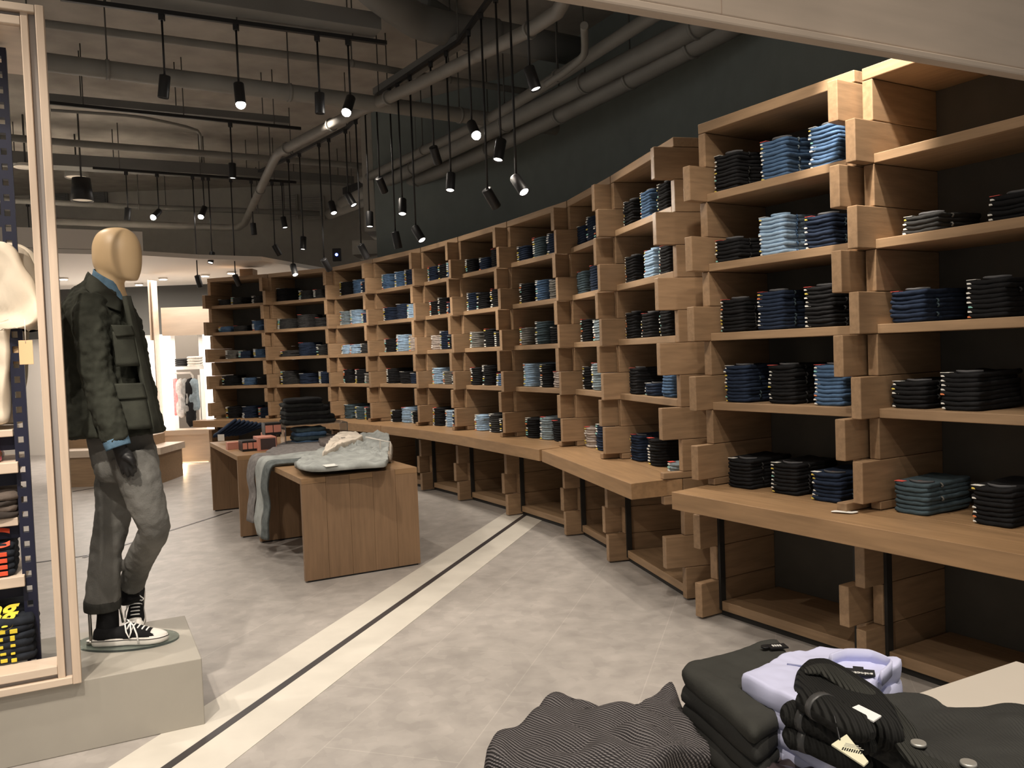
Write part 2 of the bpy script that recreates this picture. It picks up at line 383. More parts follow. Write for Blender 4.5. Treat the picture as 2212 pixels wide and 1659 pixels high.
def wb_mesh():
    mb = MB(); pts = [(-.035, .04), (-.015, .022), (.01, .016), (.04, .02), (.065, .035), (.078, .06)]
    pts = catmull([(a, b, 0) for a, b in pts], 18, False)
    rs = []
    for i, p in enumerate(pts):
        e = .006*math.sin(math.pi*i/17); z = .024+.006*(abs(i-8.5)/8.5)
        rs.append([Vector((p.x, p.y, z-.004)), Vector((p.x, p.y-.003, z+e+.004)), Vector((p.x, p.y+.003, z+e+.004)), Vector((p.x, p.y+.004, z-.004))])
    return mb.rings(rs)
WBM = {}
def wb(col):
    if col not in WBM: WBM[col] = wb_mesh().mesh('waistband', STK[6] if col in 'kdnbt' else DEN[col])
    return WBM[col]
PATCH = MB().box(0, .05, .03, .06, .026, .029).mesh('leather_patch', STK[5])
def curl_mesh():
    mb = MB()
    for y in (.085,):
        mb.tube([(.086, y+.021, .006), (.099, y+.003, .005), (.106, y, .012), (.099, y+.003, .019), (.086, y+.012, .021)], .004, n=6)
    return mb
CURL = {}
def curl(col):
    if col not in CURL: CURL[col] = curl_mesh().mesh('belt_loop_curl', {'k': DEN['d'], 'n': DEN['t'], 'd': DEN['g'], 't': DEN['g'], 'b': DEN['s'], 'l': DEN['b']}.get(col, DEN['g']))
    return CURL[col]
C1 = lambda l: [[(430+x*.27125, c, n) for x, c, n in r] for r in l]
C2 = lambda l: [[(880+x*.28933, c, n) for x, c, n in r] for r in l]
C4 = lambda l: [[(1440+x*.349, c, n) for x, c, n in r] for r in l]
ST = [
 C1([[(190, 'd', 4), (290, 'd', 5), (455, 'd', 5)], [(190, 'b', 4), (310, 'd', 4), (460, 'b', 7)], [(245, 'g', 6), (350, 'n', 5), (470, 'b', 6)], [(220, 'k', 7), (380, 'b', 5), (500, 'k', 5)], [(250, 'k', 8), (380, 'n', 8), (510, 'n', 7)]]),
 C1([[(650, 'k', 9), (830, 'd', 6), (945, 'd', 6)], [(660, 'd', 7), (820, 'd', 9), (960, 'd', 6)], [(680, 'd', 4), (830, 'n', 9), (970, 'd', 7)], [(685, 'd', 9), (835, 'n', 7), (990, 'n', 8)], [(680, 'k', 7), (860, 'k', 6), (1000, 'k', 9)]]),
 C1([[(1130, 'k', 9), (1250, 'b', 9), (1315, 'n', 7)], [(1140, 's', 9), (1230, 'l', 9), (1320, 'n', 6)], [(1150, 'l', 6), (1225, 'l', 6), (1310, 'd', 6)], [(1170, 'k', 9), (1270, 'k', 9), (1345, 'g', 6)], [(1165, 't', 9), (1270, 't', 8), (1345, 'd', 8)]]),
 C1([[(1480, 'b', 9), (1585, 'b', 9), (1665, 'n', 9)], [(1495, 'n', 8), (1600, 'n', 9), (1685, 'l', 8)], [(1505, 'k', 8), (1600, 'l', 10), (1700, 'w', 9)], [(1520, 'k', 9), (1625, 'k', 7), (1710, 'n', 6)], [(1555, 'k', 7), (1640, 'l', 9), (1720, 'k', 7)]]),
 C1([[(1840, 'n', 8), (1930, 'k', 8), (1985, 'b', 8)], [(1850, 'k', 8), (1930, 'k', 9), (2000, 'n', 6)], [(1870, 'w', 8), (1945, 'n', 10), (2010, 'k', 7)], [(1885, 'l', 9), (1970, 'g', 7), (2020, 'n', 6)], [(1880, 'k', 10), (1990, 'l', 9), (2045, 'n', 9)]]),
 C2([[(460, 'k', 7), (565, 'n', 6), (655, 'k', 9)], [(465, 'n', 9), (545, 'k', 8), (650, 'k', 9)], [(495, 'g', 8), (600, 'k', 9), (680, 'k', 7)], [(500, 'k', 9), (590, 'k', 10), (695, 'b', 6)], [(530, 'l', 8), (640, 'd', 9), (720, 'k', 7)]]),
 C2([[(850, 'n', 7), (970, 't', 9), (1075, 'n', 9)], [(870, 'k', 9), (990, 'b', 9), (1095, 'g', 8)], [(870, 'g', 8), (990, 't', 10), (1100, 'k', 7)], [(900, 'l', 11), (1025, 'k', 10), (1125, 'w', 7)], [(915, 'k', 9), (1025, 's', 10), (1120, 'k', 9)]]),
 C2([[(1290, 'n', 8), (1365, 'n', 10), (1420, 'n', 5)], [(1290, 't', 9), (1390, 'n', 10), (1437, 'n', 6)], [(1310, 'k', 9), (1415, 's', 8)], [(1315, 'k', 9), (1405, 's', 11), (1465, 'n', 7)], [(1335, 'w', 8), (1435, 'n', 10)]]),
 C2([[(1645, 'k', 9), (1775, 'b', 9), (1905, 'k', 9)], [(1660, 'k', 9), (1805, 'l', 9), (1920, 'k', 9)], [(1660, 'k', 9), (1785, 'k', 8), (1925, 'k', 9)], [(1690, 'k', 9), (1810, 'n', 4), (1940, 'b', 8)], [(1700, 'n', 9), (1830, 'k', 9), (1985, 's', 3)]]),
 C4([[(360, 'k', 10), (660, 'b', 10), (970, 'b', 10)], [(360, 'k', 6), (650, 'l', 10), (940, 'n', 8)], [(385, 'k', 9), (640, 'n', 10), (940, 'k', 10)], [(430, 'n', 10), (710, 'k', 10), (1000, 'b', 10)], [(450, 'k', 8), (725, 'k', 8), (985, 'n', 7)]]),
 C4([[], [(1565, 'd', 4), (2120, 'k', 5)], [(1485, 'n', 7), (1980, 'k', 8)], [(1440, 'k', 6), (1810, 'k', 8)], [(1510, 't', 7), (2010, 'k', 8)]]),
]
ROWZ = [2.485, 2.08, 1.675, 1.27, ZC]
ROWN = ['top shelf', 'second shelf', 'third shelf', 'fourth shelf', 'counter level']
def u_for(i, px, z, y):
    A, d, inn, L = FR[i]; lo, hi = 0, L
    for _ in range(30):
        mid = (lo+hi)/2
        x = proj(A+d*mid+inn*y+Vector((0, 0, z)))[0]
        if x < px: lo = mid
        else: hi = mid
    return lo
count = 0; far = MB(); fi = 0
for m in DEN.values(): far.mi(m)
for m in STK: far.mi(m)
dk = list(DEN.keys())
FARM = [jean_mesh(v, 'k', n=16, nr=2).mesh('far_jeans', None) for v in range(4)]
for i in (9, 10, 8, 7, 6, 5, 4, 3, 2, 1, 0):
    A, d, inn, L = FR[i]; rz = math.atan2(d.y, d.x)
    for row in range(5):
        st = ST[i][row]
        for si, (px, col, n) in enumerate(st):
            z = ROWZ[row]; y0 = .03+R.uniform(0, .03)
            u = u_for(i, px, z+.1, y0)
            u = max(PTK+.115, min(L-PTK-.125, u))
            if si:   # keep neighbours apart
                u = max(u, lastu+.2) if lastu+.2 < L-PTK-.125 else u
            lastu = u
            place = {1: [''], 2: ['left', 'right'], 3: ['left', 'middle', 'right']}[len(st)][si]
            pitch = .0208 if n < 11 else .02
            indiv = count+n <= 300
            hasst = R.random() < .85
            for q in range(n):
                zz = z+q*pitch+.001; a = rz+R.uniform(-.02, .02)
                loc = A+d*(u+R.uniform(-.004, .004))+inn*(y0+R.uniform(-.004, .004))+Vector((0, 0, zz)); top = q == n-1
                if indiv:
                    count += 1
                    o = link('folded_jeans', jean(R.randrange(5), col), None, loc, a)
                    tag(o, '%s folded jeans %s from top, %s stack, %s, %s' % (CNAME[col], ORD[n-q], place, ROWN[row], BN[i]), 'jeans', 'folded jeans on the oak shelves')
                    if hasst and R.random() < .85:
                        s = link('size_sticker', STM[R.choice([0]*7+[1, 1, 2, 3])], o, (R.uniform(-.002, .002), 0, R.uniform(-.001, .001)))
                    if R.random() < .45: link('belt_loop_curl', curl(col), o)
                    if top:
                        link('size_card', CARD[1 if R.random() < .35 else 0], o); link('waistband', wb(col), o)
                        if R.random() < .6: link('leather_patch', PATCH, o)
                else:
                    M = Matrix.Translation(loc) @ Matrix.Rotation(a, 4, 'Z')
                    nv = len(far.bm.verts); nf = len(far.bm.faces)
                    far.bm.from_mesh(FARM[R.randrange(4)]); far.bm.verts.ensure_lookup_table(); far.bm.faces.ensure_lookup_table()
                    for vi in range(nv, len(far.bm.verts)): far.bm.verts[vi].co = M @ far.bm.verts[vi].co
                    for f in range(nf, len(far.bm.faces)): far.bm.faces[f].material_index = dk.index(col); far.bm.faces[f].smooth = True
                    if hasst and R.random() < .8: far.box(-.082, -.045, -.004, .01, .005, .0145, STK[R.choice([0]*7+[1, 1, 2, 3])], M=M)
                    if top: far.box(-.084, -.035, -.004, .035, .0235, .027, STK[R.choice([0, 0, 4])], M=M)
worldtag('folded_jeans', far, None, 'folded jeans in stacks filling the farther shelving bays', 'jeans', 'folded jeans on the oak shelves')['kind'] = 'stuff'
# paper on the counter
pp = MB(); pc = Wz(1824, 1108, ZC)
pillow(pp, [(-.055, -.02), (.03, -.03), (.06, .0), (.055, .02), (-.05, .012)], .003, n=24, nr=3, amp=.006, ns=25, z0=.003)
tag(pp.obj('paper_slip', STK[0], None, (pc.x, pc.y, ZC+.003), -.5), 'crumpled white paper slip lying on the nearest counter slab', 'paper')
# ------------------------------------------------------------------ walls
bp = [FR[10][0]+FR[10][1]*1.7+FR[10][2]*1.0, FR[10][0]+FR[10][1]*.2+FR[10][2]*1.0]
for i in range(9, 2, -1): bp.append(FR[i][0]+FR[i][1]*(FR[i][3]*.5)+FR[i][2]*1.1)
bp = [p for p in bp]
def wall(name, pts, z0, z1, th, m, side=1):
    for a, b in zip(pts, pts[1:]): pass
    mb = MB(); n = len(pts); L_ = []
    for i, p in enumerate(pts):
        t = (pts[min(i+1, n-1)]-pts[max(i-1, 0)]).normalized(); L_.append(p+Vector((t.y, -t.x, 0))*th*side)
    for i in range(n-1):
        mb.prism([pts[i], pts[i+1], L_[i+1], L_[i]], z0, z1)
    return struct(name, mb, m)
pe = Wy(812, 480, bp[-1].y+.35); bp[-1] = Vector((pe.x, pe.y, 0))
wall('wall_right', [Vector((p.x, p.y, 0)) for p in bp], 0, 4.95, .12, WALLD)
struct('wall_back', MB().box(-13, 0.6, 17.5, 17.65, 0, 4.95), WALLG)
# bulkhead between the curved wall and the far wall, with the lower box at its foot
q = Wy(812, 480, bp[-1].y+.1)
struct('wall_bulkhead', MB().box(q.x-.15, q.x+.0, q.y-.05, 17.5, 3.35, 4.95), WALLG)
qa, qb = Wy(760, 520, q.y-.1), Wy(812, 548, q.y-.1)
struct('trim_7', MB().box(qa.x, qb.x+.1, q.y-.1, q.y+.6, qb.z, qa.z), WALLG)
# dropped white soffit over the far left area
so = [Wz(x, y, 3.1) for x, y in [(0, 545), (110, 547), (310, 552), (430, 559), (565, 563)]]
so = [Vector((-13, 10.2, 0))]+so+[Vector((-3.35, 13.3, 0)), Vector((-3.0, 14.4, 0)), Vector((-3.0, 17.4, 0)), Vector((-13, 17.4, 0))]
struct('ceiling_soffit', MB().prism(so, 3.1, 3.16), WHITE)
sw = [Vector((-9, 10.2, 0))]+[Wz(x, y, 3.1) for x, y in [(0, 545), (110, 547), (310, 552)]]
wall('wall_fascia', [Vector((p.x, p.y, 0)) for p in sw], 3.165, 3.42, .08, WHITE, -1)
wall('wall_upper', [Vector((-13, 16, 0)), Vector((-1.9, 16, 0))], 3.2, 4.95, .1, WALLG, -1)
wall('wall_far', [Vector((-13, 15.6, 0)), Vector((-4.0, 15.6, 0))], 2.2, 3.1, .1, WALLB, -1)
wall('wall_lower', [Vector((-13, 15.8, 0)), Vector((-3.2, 15.8, 0))], 0, 2.2, .1, WHITE, -1)
for k, (x, y) in enumerate([(137, 600), (300, 612), (352, 600), (443, 593), (500, 587)]):
    p = Wz(x, y, 3.1)
    t = empty('downlight', (p.x, p.y, 3.07), 0, 'small recessed round downlight in white soffit, %s from the left' % ORD[k+1], 'light', 'recessed downlights in the soffit')
    mb = MB().tube([(0, 0, 0), (0, 0, .028)], .075, n=20); mb.obj('trim_ring', WHITE, t)
    MB().tube([(0, 0, -.006), (0, 0, -.001)], .055, n=20).obj('lens', BULB, t)
area('downlight_glow', (-6, 13.9, 3.0), 3.6, 110, sy=2.0)
# grilles on the upper far wall
for (x0, x1, y0, y1, lab) in [(57, 143, 388, 440, 'grey louvred air grille high on far wall, left of black pendant lamp'), (146, 228, 390, 440, 'dark louvred air grille behind the black pendant lamp'),
                              (577, 642, 420, 472, 'grey louvred air grille high on far wall left of the hanging spotlights, left one'), (648, 700, 423, 474, 'grey louvred air grille high on far wall, right one of pair')]:
    a, b = Wy(x0, y0, 15.88), Wy(x1, y1, 15.88); t = empty('air_grille', (a.x, 15.98, b.z), 0, lab, 'vent', 'air grilles')
    w, h = b.x-a.x, a.z-b.z
    g = DUCT if x0 < 300 else WALLG
    MB().box(0, w, -.03, 0, 0, h).obj('frame', g, t)
    mb = MB(); n = 12
    for k in range(n): mb.box(.03, w-.03, -.06, -.031, h*(k+.3)/n, h*(k+.8)/n)
    mb.obj('louvre', g, t)
# ------------------------------------------------------------------ overhead portal beam (near, top right)
fa, fb = Wz(1241, 0, 2.45), Wz(2212, 167, 2.45); fd = (fb-fa).normalized()
t = empty('portal_beam', (fa.x, fa.y, 2.45), math.atan2(fd.y, fd.x), 'pale wooden portal beam overhead at the top right', 'beam')
TAN = mat('tan_ash_fascia', (.47, .385, .31), .5, var=.07, vscale=2.2, stretch=(1.2, 8, 8))
MB().box(-.9, 3.2, -.0, .03, .028, .9, bev=.004).obj('fascia_board', TAN, t)
MB().box(-.9, 3.2, -.012, .03, 0, .024, bev=.006).obj('edge_bead', TAN, t)
MB().box(.45, .4515, -.0012, 0, .03, .9).obj('board_joint', mat('joint_line', (.35, .26, .2)), t)
# ------------------------------------------------------------------ ceiling pipes, ducts, tracks
def pipe(name, px, r, m, label, cat='pipe', z=4.15, bands=0, n=14):
    pts = [Wz(x, y, z) for x, y in px]
    P = catmull(pts, max(2, len(pts)*5), False) if len(pts) > 2 else pts
    t = empty(name, P[0], 0, label, cat, 'ceiling pipes and ducts')
    MB().tube([p-P[0] for p in P], r, n=n).obj('pipe_run', m, t)
    L = len(pts)
    for (f) in [(.18+.64*k/max(1, bands-1)) for k in range(bands)]:
        k = f*(L-1); a = pts[int(k)].lerp(pts[min(L-1, int(k)+1)], k-int(k)); dd = (pts[min(L-1, int(k)+1)]-pts[int(k)]).normalized()
        MB().tube([a-P[0]-dd*.015, a-P[0]+dd*.015], r*1.12, n=n).obj('pipe_clamp', m, t)
        MB().tube([a-P[0]+Vector((0, 0, r)), Vector((a.x-P[0].x, a.y-P[0].y, 4.95-P[0].z))], .007, n=6).obj('hanger_rod', RODM, t)
    return t
pipe('ceiling_pipe', [(-100, 108), (106, 135), (722, 212), (1258, 285)], .075, PIPE, 'thick grey horizontal pipe crossing the whole upper ceiling', z=4.1, bands=4)
pipe('ceiling_pipe', [(-60, 30), (103, 52), (760, 137), (897, 161), (1144, 199)], .035, PIPE, 'thin grey pipe above the thick horizontal pipe, below the nearest track', z=4.5, bands=3)
p3 = [Wz(x, y, 4.1) for x, y in [(1213, -50), (1222, -5), (1205, 25), (1144, 65), (904, 182), (752, 251), (640, 309), (602, 330)]]
pend = Wz(529, 481, 3.95)
P3 = [p for p in p3]+[Wz(590, 350, 4.08), Wy(529, 481, 13.2), Wy(515, 491, 13.4), Wy(495, 492, 13.5), Wy(120, 478, 13.0)]
t = empty('ceiling_pipe', P3[0], 0, 'large light grey pipe running diagonally with a bend above the spotlights', 'pipe', 'ceiling pipes and ducts')
MB().tube([p-P3[0] for p in P3], .055, n=16).obj('pipe_run', mat('pale_grey_pipe', (.19, .178, .16), .55, var=.1), t)
for k in (3.0, 4.4, 5.3, 6.5, 8.4):
    a = P3[int(k)].lerp(P3[int(k)+1], k-int(k)); dd = (P3[int(k)+1]-P3[int(k)]).normalized()
    MB().tube([a-P3[0]-dd*.012, a-P3[0]+dd*.012], .07, n=16).obj('pipe_clamp', PIPE, t)
pipe('ceiling_pipe', [(1500, -20), (1406, 37), (1060, 255), (783, 388)], .055, PIPE, 'uppermost of three parallel pipes along the dark wall', z=4.1, bands=3)
pipe('ceiling_pipe', [(1700, -50), (1516, 53), (1085, 270), (740, 438)], .085, PIPE, 'middle of three parallel pipes along the dark wall', z=4.0, bands=5)
pipe('ceiling_pipe', [(1750, -40), (1566, 64), (1305, 200), (1000, 350), (712, 462)], .085, PIPE, 'lowest of three parallel pipes along the dark wall', z=3.93, bands=6)
pipe('ceiling_pipe', [(-60, 290), (117, 306), (584, 343), (760, 357), (852, 364)], .045, PIPE, 'mid-height thin grey pipe passing behind the pipe bend', z=4.4, bands=3)
pipe('ceiling_pipe', [(-60, 428), (300, 447), (690, 461)], .045, PIPE, 'lowest thin far pipe above the soffit', z=4.2, bands=3)
pipe('ceiling_pipe', [(110, 238), (300, 252), (424, 280), (434, 310), (436, 385)], .018, PIPE, 'slim grey conduit with a rounded corner in the back ceiling', z=4.6)
pipe('air_duct', [(770, -60), (830, -5), (900, 45), (990, 68), (1075, 78)], .15, DUCT, 'fat grey branching duct at the top centre', 'duct', z=4.55)
pipe('air_duct', [(1050, 74), (1250, 112)], .14, DUCT, 'short fat grey duct crossing behind the long pendants', 'duct', z=4.6)
pipe('air_duct', [(905, 5), (985, 55), (1010, 90)], .1, DUCT, 'slanting grey branch duct at the top centre', 'duct', z=4.8)
pipe('ceiling_pipe', [(1262, 55), (1262, 118), (1225, 152), (1180, 182)], .03, PIPE, 'small grey pipe with elbow and valve beside parallel pipes', z=4.0)
def beam(name, px0, px1, z, w, h, m, label, cat):
    a, b = Wz(*px0, z), Wz(*px1, z); d = (b-a); L = d.length
    t = empty(name, a, math.atan2(d.y, d.x), label, cat, 'ceiling tracks and beams')
    MB().box(0, L, -w/2, w/2, -h/2, h/2, bev=.004).obj('rail', m, t)
    for f in (.12, .5, .88):
        MB().tube([(L*f, 0, h/2), (L*f, 0, 4.95-z)], .006, n=6).obj('hanger_rod', RODM, t)
    return t
beam('rectangular_duct', (240, -30), (811, 60), 4.42, .3, .14, DUCT, 'long dark rectangular duct above the nearest lighting track', 'duct')
beam('rectangular_duct', (-40, 340), (500, 372), 4.45, .3, .16, DUCT, 'broad grey rectangular duct in the back ceiling', 'duct')
beam('rectangular_duct', (500, 372), (760, 392), 4.45, .22, .12, DUCT, 'short grey duct section ending behind the pipe bend', 'duct')
beam('steel_channel', (106, 213), (624, 262), 4.42, .12, .08, DUCT, 'grey steel channel carrying the second lighting track', 'beam')
beam('steel_channel', (1000, 85), (818, 200), 4.4, .14, .07, DUCT, 'steel channel above the wall-side track', 'beam')
beam('steel_channel', (749, 414), (852, 376), 4.1, .14, .1, BLACK, 'short dark steel beam in front of the parallel pipe ends', 'beam')
STRAIGHT = []
for nm, a, b, lab in [('lighting_track', (130, -4), (835, 93), 'nearest black lighting track, upper left'), ('lighting_track', (106, 222), (650, 278), 'second black lighting track from the camera'),
                      ('lighting_track', (200, 363), (640, 394), 'third black lighting track over the far table'), ('lighting_track', (-30, 434), (690, 462), 'farthest black lighting track near soffit')]:
    beam(nm, a, b, 4.31, .035, .035, BLACK, lab, 'track'); STRAIGHT.append([Wz(*a, 4.31), Wz(*b, 4.31)])
TR = [Wz(x, y, 4.3) for x, y in [(629, 340), (749, 278), (818, 206), (990, 93), (1058, 0)]]
TR = [Wz(560, 372, 4.3)]+TR+[TR[-1]+(TR[-1]-TR[-2])*1.3+Vector((.25, 0, 0)), TR[-1]+(TR[-1]-TR[-2])*2.6+Vector((.9, 0, 0))]
t = empty('lighting_track', TR[0], 0, 'long black lighting track curving along the shelving wall', 'track', 'ceiling tracks and beams')
for a, b in zip(TR, TR[1:]):
    dd = b-a; M = Matrix.Translation(a-TR[0]) @ Matrix.Rotation(math.atan2(dd.y, dd.x), 4, 'Z')
    MB().box(0, dd.length, -.018, .018, -.008, .027, M=M).obj('rail', BLACK, t)
    MB().tube([a-TR[0]+Vector((0, 0, .02)), a-TR[0]+Vector((0, 0, .65))], .006, n=6).obj('hanger_rod', RODM, t)
# ------------------------------------------------------------------ hanging spotlights
HEADM = MB().rings([[Vector((.041*k*math.cos(a), .041*k*math.sin(a), z)) for a in [2*math.pi*j/24 for j in range(24)]] for k, z in
                    [(.3, 0), (.96, 0), (1, .004), (1, .165), (.97, .17), (.9, .17), (.86, .155)]], None, True, True).mesh('lamp_head', BLACK)
def disc(m): return MB().tube([(0, 0, .1555), (0, 0, .158)], .035, n=20).mesh('lens', m)
bulb_ = bmesh.new(); bmesh.ops.create_uvsphere(bulb_, u_segments=20, v_segments=12, radius=.038, matrix=Matrix.Translation((0, 0, .172)))
bm_ = bpy.data.meshes.new('glare_bulb'); bulb_.to_mesh(bm_); bm_.materials.append(BULB)  # glowing ball enlarged past the rim, puts the lamp's glare into the shape
LENSM = {'B': bm_, 'l': disc(LENS), 'd': disc(mat('lamp_lens_unlit', (.05, .05, .05), .3))}
MOUNT = MB().box(-.02, .02, -.02, .02, -.05, 0, bev=.003).mesh('track_mount', BLACK)
KNUC = MB().box(-.01, .01, -.014, .014, -.012, .03, bev=.002).mesh('knuckle', BLACK)
RODS = {}
def lamp(joint, tip, Pm, facing, state, label, tgt=None, watts=0, group='hanging track spotlights'):
    """Pm: point on the track; rod hangs plumb from it"""
    Y = Pm.y
    J = Wy(*joint, Y); J = Vector((Pm.x, Pm.y, J.z)); T_ = Wy(*tip, Y); J0 = Wy(*joint, Y)
    v = T_-J0; v.y = 0; l = min(v.length, .168); v = v.normalized()*l if v.length > 1e-4 else Vector((0, 0, -.05)); v.y = -facing*math.sqrt(max(.0004, .17**2-l*l))
    t = empty('spotlight', Pm, 0, label, 'lamp', group)
    link('track_mount', MOUNT, t)
    L = Pm.z-.05-J.z
    MB().tube([(0, 0, -.05), (0, 0, -.05-L+.01)], .0085, n=8).obj('rod', BLACK, t)
    jj = Vector((0, 0, -.05-L)); link('knuckle', KNUC, t, jj)
    qd = v.normalized().to_track_quat('Z', 'Y')
    st = jj-v.normalized()*.02
    h = link('lamp_head', HEADM, t, st); h.rotation_mode = 'QUATERNION'; h.rotation_quaternion = qd
    le = link('glare_bulb' if state == 'B' else 'lens', LENSM[state], h)
    if watts:
        dirv = v.normalized() if tgt is None else None
        loc = st+v.normalized()*.2
        tg = loc+v if tgt is None else Vector(tgt)-Pm
        spot('bulb_light', loc, tg, watts, 75, t, blend=.9)
    return t
def on_track(joint):
    best = None
    for k in range(len(TR)-1):
        for s in range(60):
            p = TR[k].lerp(TR[k+1], s/60); Jz = Wy(*joint, p.y)
            e = abs(Jz.x-p.x)
            if best is None or e < best[0]: best = (e, Vector((Jz.x, p.y, 4.3)))
    return best[1]
def mnt(x, y, z=4.295): return Wz(x, y, z)
def vert(joint, m):   # track point directly above the joint at the track's depth
    P = mnt(*m); tr = min(STRAIGHT, key=lambda q_: abs((P-q_[0]).cross((q_[1]-q_[0]).normalized()).length)); best = None
    for k in range(400):
        p = tr[0].lerp(tr[1], k/399); J = Wy(*joint, p.y); e = abs(J.x-p.x)
        if best is None or e < best[0]: best = (e, Vector((p.x, p.y, 4.295)))
    return best[1]
LP = [  # joint, tip, mount or None, facing, state, label, watts
 ((356, 169), (350, 223), (344.6, 26), -.4, 'd', 'leftmost unlit spotlight on the nearest track, tilted left', 0),
 ((516, 186), (523, 232), (507.5, 52), 1, 'B', 'glaring lit spotlight hanging second on the nearest track', 60),
 ((690, 206), (691, 258), (684, 83), -.3, 'd', 'upright unlit spotlight just left of the brightest lamp', 0),
 ((756, 215), (751, 252), (748, 89), 1, 'B', 'brightest glaring spotlight, at the right end of nearest track', 60),
 ((502, 357), (504, 400), (496, 266), .3, 'l', 'single lit spotlight on the second track pointing down', 60),
 ((276, 452), (272, 479), (274, 375), -1, 'd', 'dark spotlight left of the two glaring far lamps', 0),
 ((343, 457), (338, 474), (339, 378), 1, 'B', 'left one of the two glaring far lamps right of mannequin head', 60),
 ((441, 450), (438, 472), (440, 390), 1, 'B', 'right one of the two glaring far lamps', 60),
 ((427, 598), (431, 622), (418, 392), -1, 'd', 'dark spotlight hanging lowest left of the leftmost bay', 0),
 ((458, 548), (457, 572), (450, 390), 1, 'l', 'lit spotlight hanging just above the left end of the shelving', 50),
 ((508, 597), (513, 618), (498, 388), -1, 'd', 'dark spotlight hanging in front of the leftmost bay', 0),
 ((547, 485), (549, 510), (543, 387), -.5, 'd', 'dark upright spotlight right of the lower pipe end', 0),
 ((594, 532), (604, 553), (590, 390), -1, 'd', 'dark tilted spotlight against the grey far wall', 0),
 ((612, 472), (618, 498), (606, 390), 1, 'l', 'short lit spotlight beside the slanting lower pipe', 40),
 ((63, 508), (56, 532), (60, 443), 1, 'l', 'small lit spotlight seen through the left display frame', 40),
 ((655, 515), (655, 543), None, .8, 'l', 'lit spotlight above the second bay, pointing down', 60),
 ((633, 575), (642, 598), None, 1, 'l', 'lit spotlight hanging in front of the second bay', 60),
 ((700, 563), (710, 585), None, -1, 'd', 'dark spotlight touching the top of the third bay', 0),
 ((716, 440), (725, 466), None, 1, 'l', 'lit spotlight left of the dark upper beam', 70),
 ((752, 422), (768, 448), None, 1, 'l', 'lit spotlight hanging just under the dark upper beam', 70),
 ((780, 532), (793, 560), None, -1, 'd', 'dark spotlight low before the wall corner, over the third bay', 60),
 ((798, 462), (800, 495), None, .8, 'l', 'lit spotlight hanging at the corner of the dark wall', 80),
 ((820, 388), (829, 414), None, -1, 'd', 'short dark spotlight in front of the parallel pipes, left', 0),
 ((854, 505), (862, 543), None, -1, 'd', 'dark spotlight hanging low over the fourth bay', 60),
 ((869, 435), (871, 468), None, .8, 'l', 'lit spotlight pointing down over the fourth bay', 80),
 ((898, 495), (916, 525), None, 1, 'l', 'lit tilted spotlight low over the fifth bay', 90),
 ((937, 322), (946, 352), None, -1, 'd', 'dark spotlight in front of the middle parallel pipe', 0),
 ((974, 380), (973, 418), None, .8, 'l', 'lit spotlight pointing down against the dark wall, centre', 90),
 ((1019, 270), (1031, 302), None, 1, 'B', 'bright lit spotlight overlapping the parallel pipes', 60),
 ((1053, 414), (1075, 448), None, -1, 'd', 'tilted spotlight with dark body low against the dark wall', 90),
 ((1082, 308), (1075, 352), None, .6, 'l', 'lit spotlight tilted left, centre of the dark wall', 80),
 ((1115, 388), (1135, 425), None, 1, 'l', 'largest low lit spotlight, rightmost above the eighth bay', 110),
 ((1144, 152), (1160, 202), None, .8, 'l', 'rightmost high lit spotlight above the parallel pipes', 110),
]
AIM = iter([1, 0, 2, 1, 2, 3, 3, 4, 4, 5, 5, 6, 7, 8, 7, 9, 9, 8])
for J, T_, mt, fc, stt, lab, w in LP:
    P = vert(J, mt) if mt else on_track(J)
    tgt = None
    if not mt:   # wall-side lamps are aimed at the shelving in front of them
        bi = next(AIM); g = FR[bi][0]+FR[bi][1]*(FR[bi][3]/2); tgt = (g.x, g.y, 1.2)
    lamp(J, T_, P, fc, stt, lab, tgt, w*.6 if mt else 34)
# ------------------------------------------------------------------ other ceiling fittings
def pend(px, Y, r0, r1, h, m, label, lens):
    p = Wy(*px, Y); t = empty('pendant_lamp', p, 0, label, 'lamp', 'round ceiling lamps')
    rr = [[Vector((a*math.cos(2*math.pi*k/28), a*math.sin(2*math.pi*k/28), z)) for k in range(28)] for a, z in [(r0*.3, h), (r0, h*.98), (r1, 0), (r1*.93, 0), (r1*.9, .02)]]
    MB().rings(rr).obj('shade', m, t)
    MB().tube([(0, 0, .015), (0, 0, .02)], r1*.88, n=24).obj('diffuser', lens, t)
    MB().tube([(0, 0, h), (0, 0, 4.95-p.z)], .012, n=8).obj('stem', RODM, t)
PL = mat('pale_diffuser', (.6, .56, .5), .6)
pend((166, 384), 12.0, .13, .16, .16, mat('grey_enamel', (.22, .21, .19), .5), 'grey round ceiling lamp above the black conical one', PL)
pend((178, 434), 11.0, .11, .14, .3, BLACK, 'black conical pendant lamp above mannequin head', PL)
pend((55, 362), 11, .1, .14, .05, CREAMP, 'white flat round ceiling speaker seen through the left frame', PL)
p = Wy(727, 550, 12.0)
t = empty('wall_sensor', p, 0, 'small sensor with a glowing blue light near the ceiling edge', 'sensor')
MB().box(-.06, .06, 0, .05, -.09, .09, bev=.005).obj('housing', DARK, t)
MB().tube([(0, -.004, 0), (0, .0, 0)], .02, n=12).obj('indicator_light', mat('blue_led', (.08, .15, 1), .4, emit=12), t)
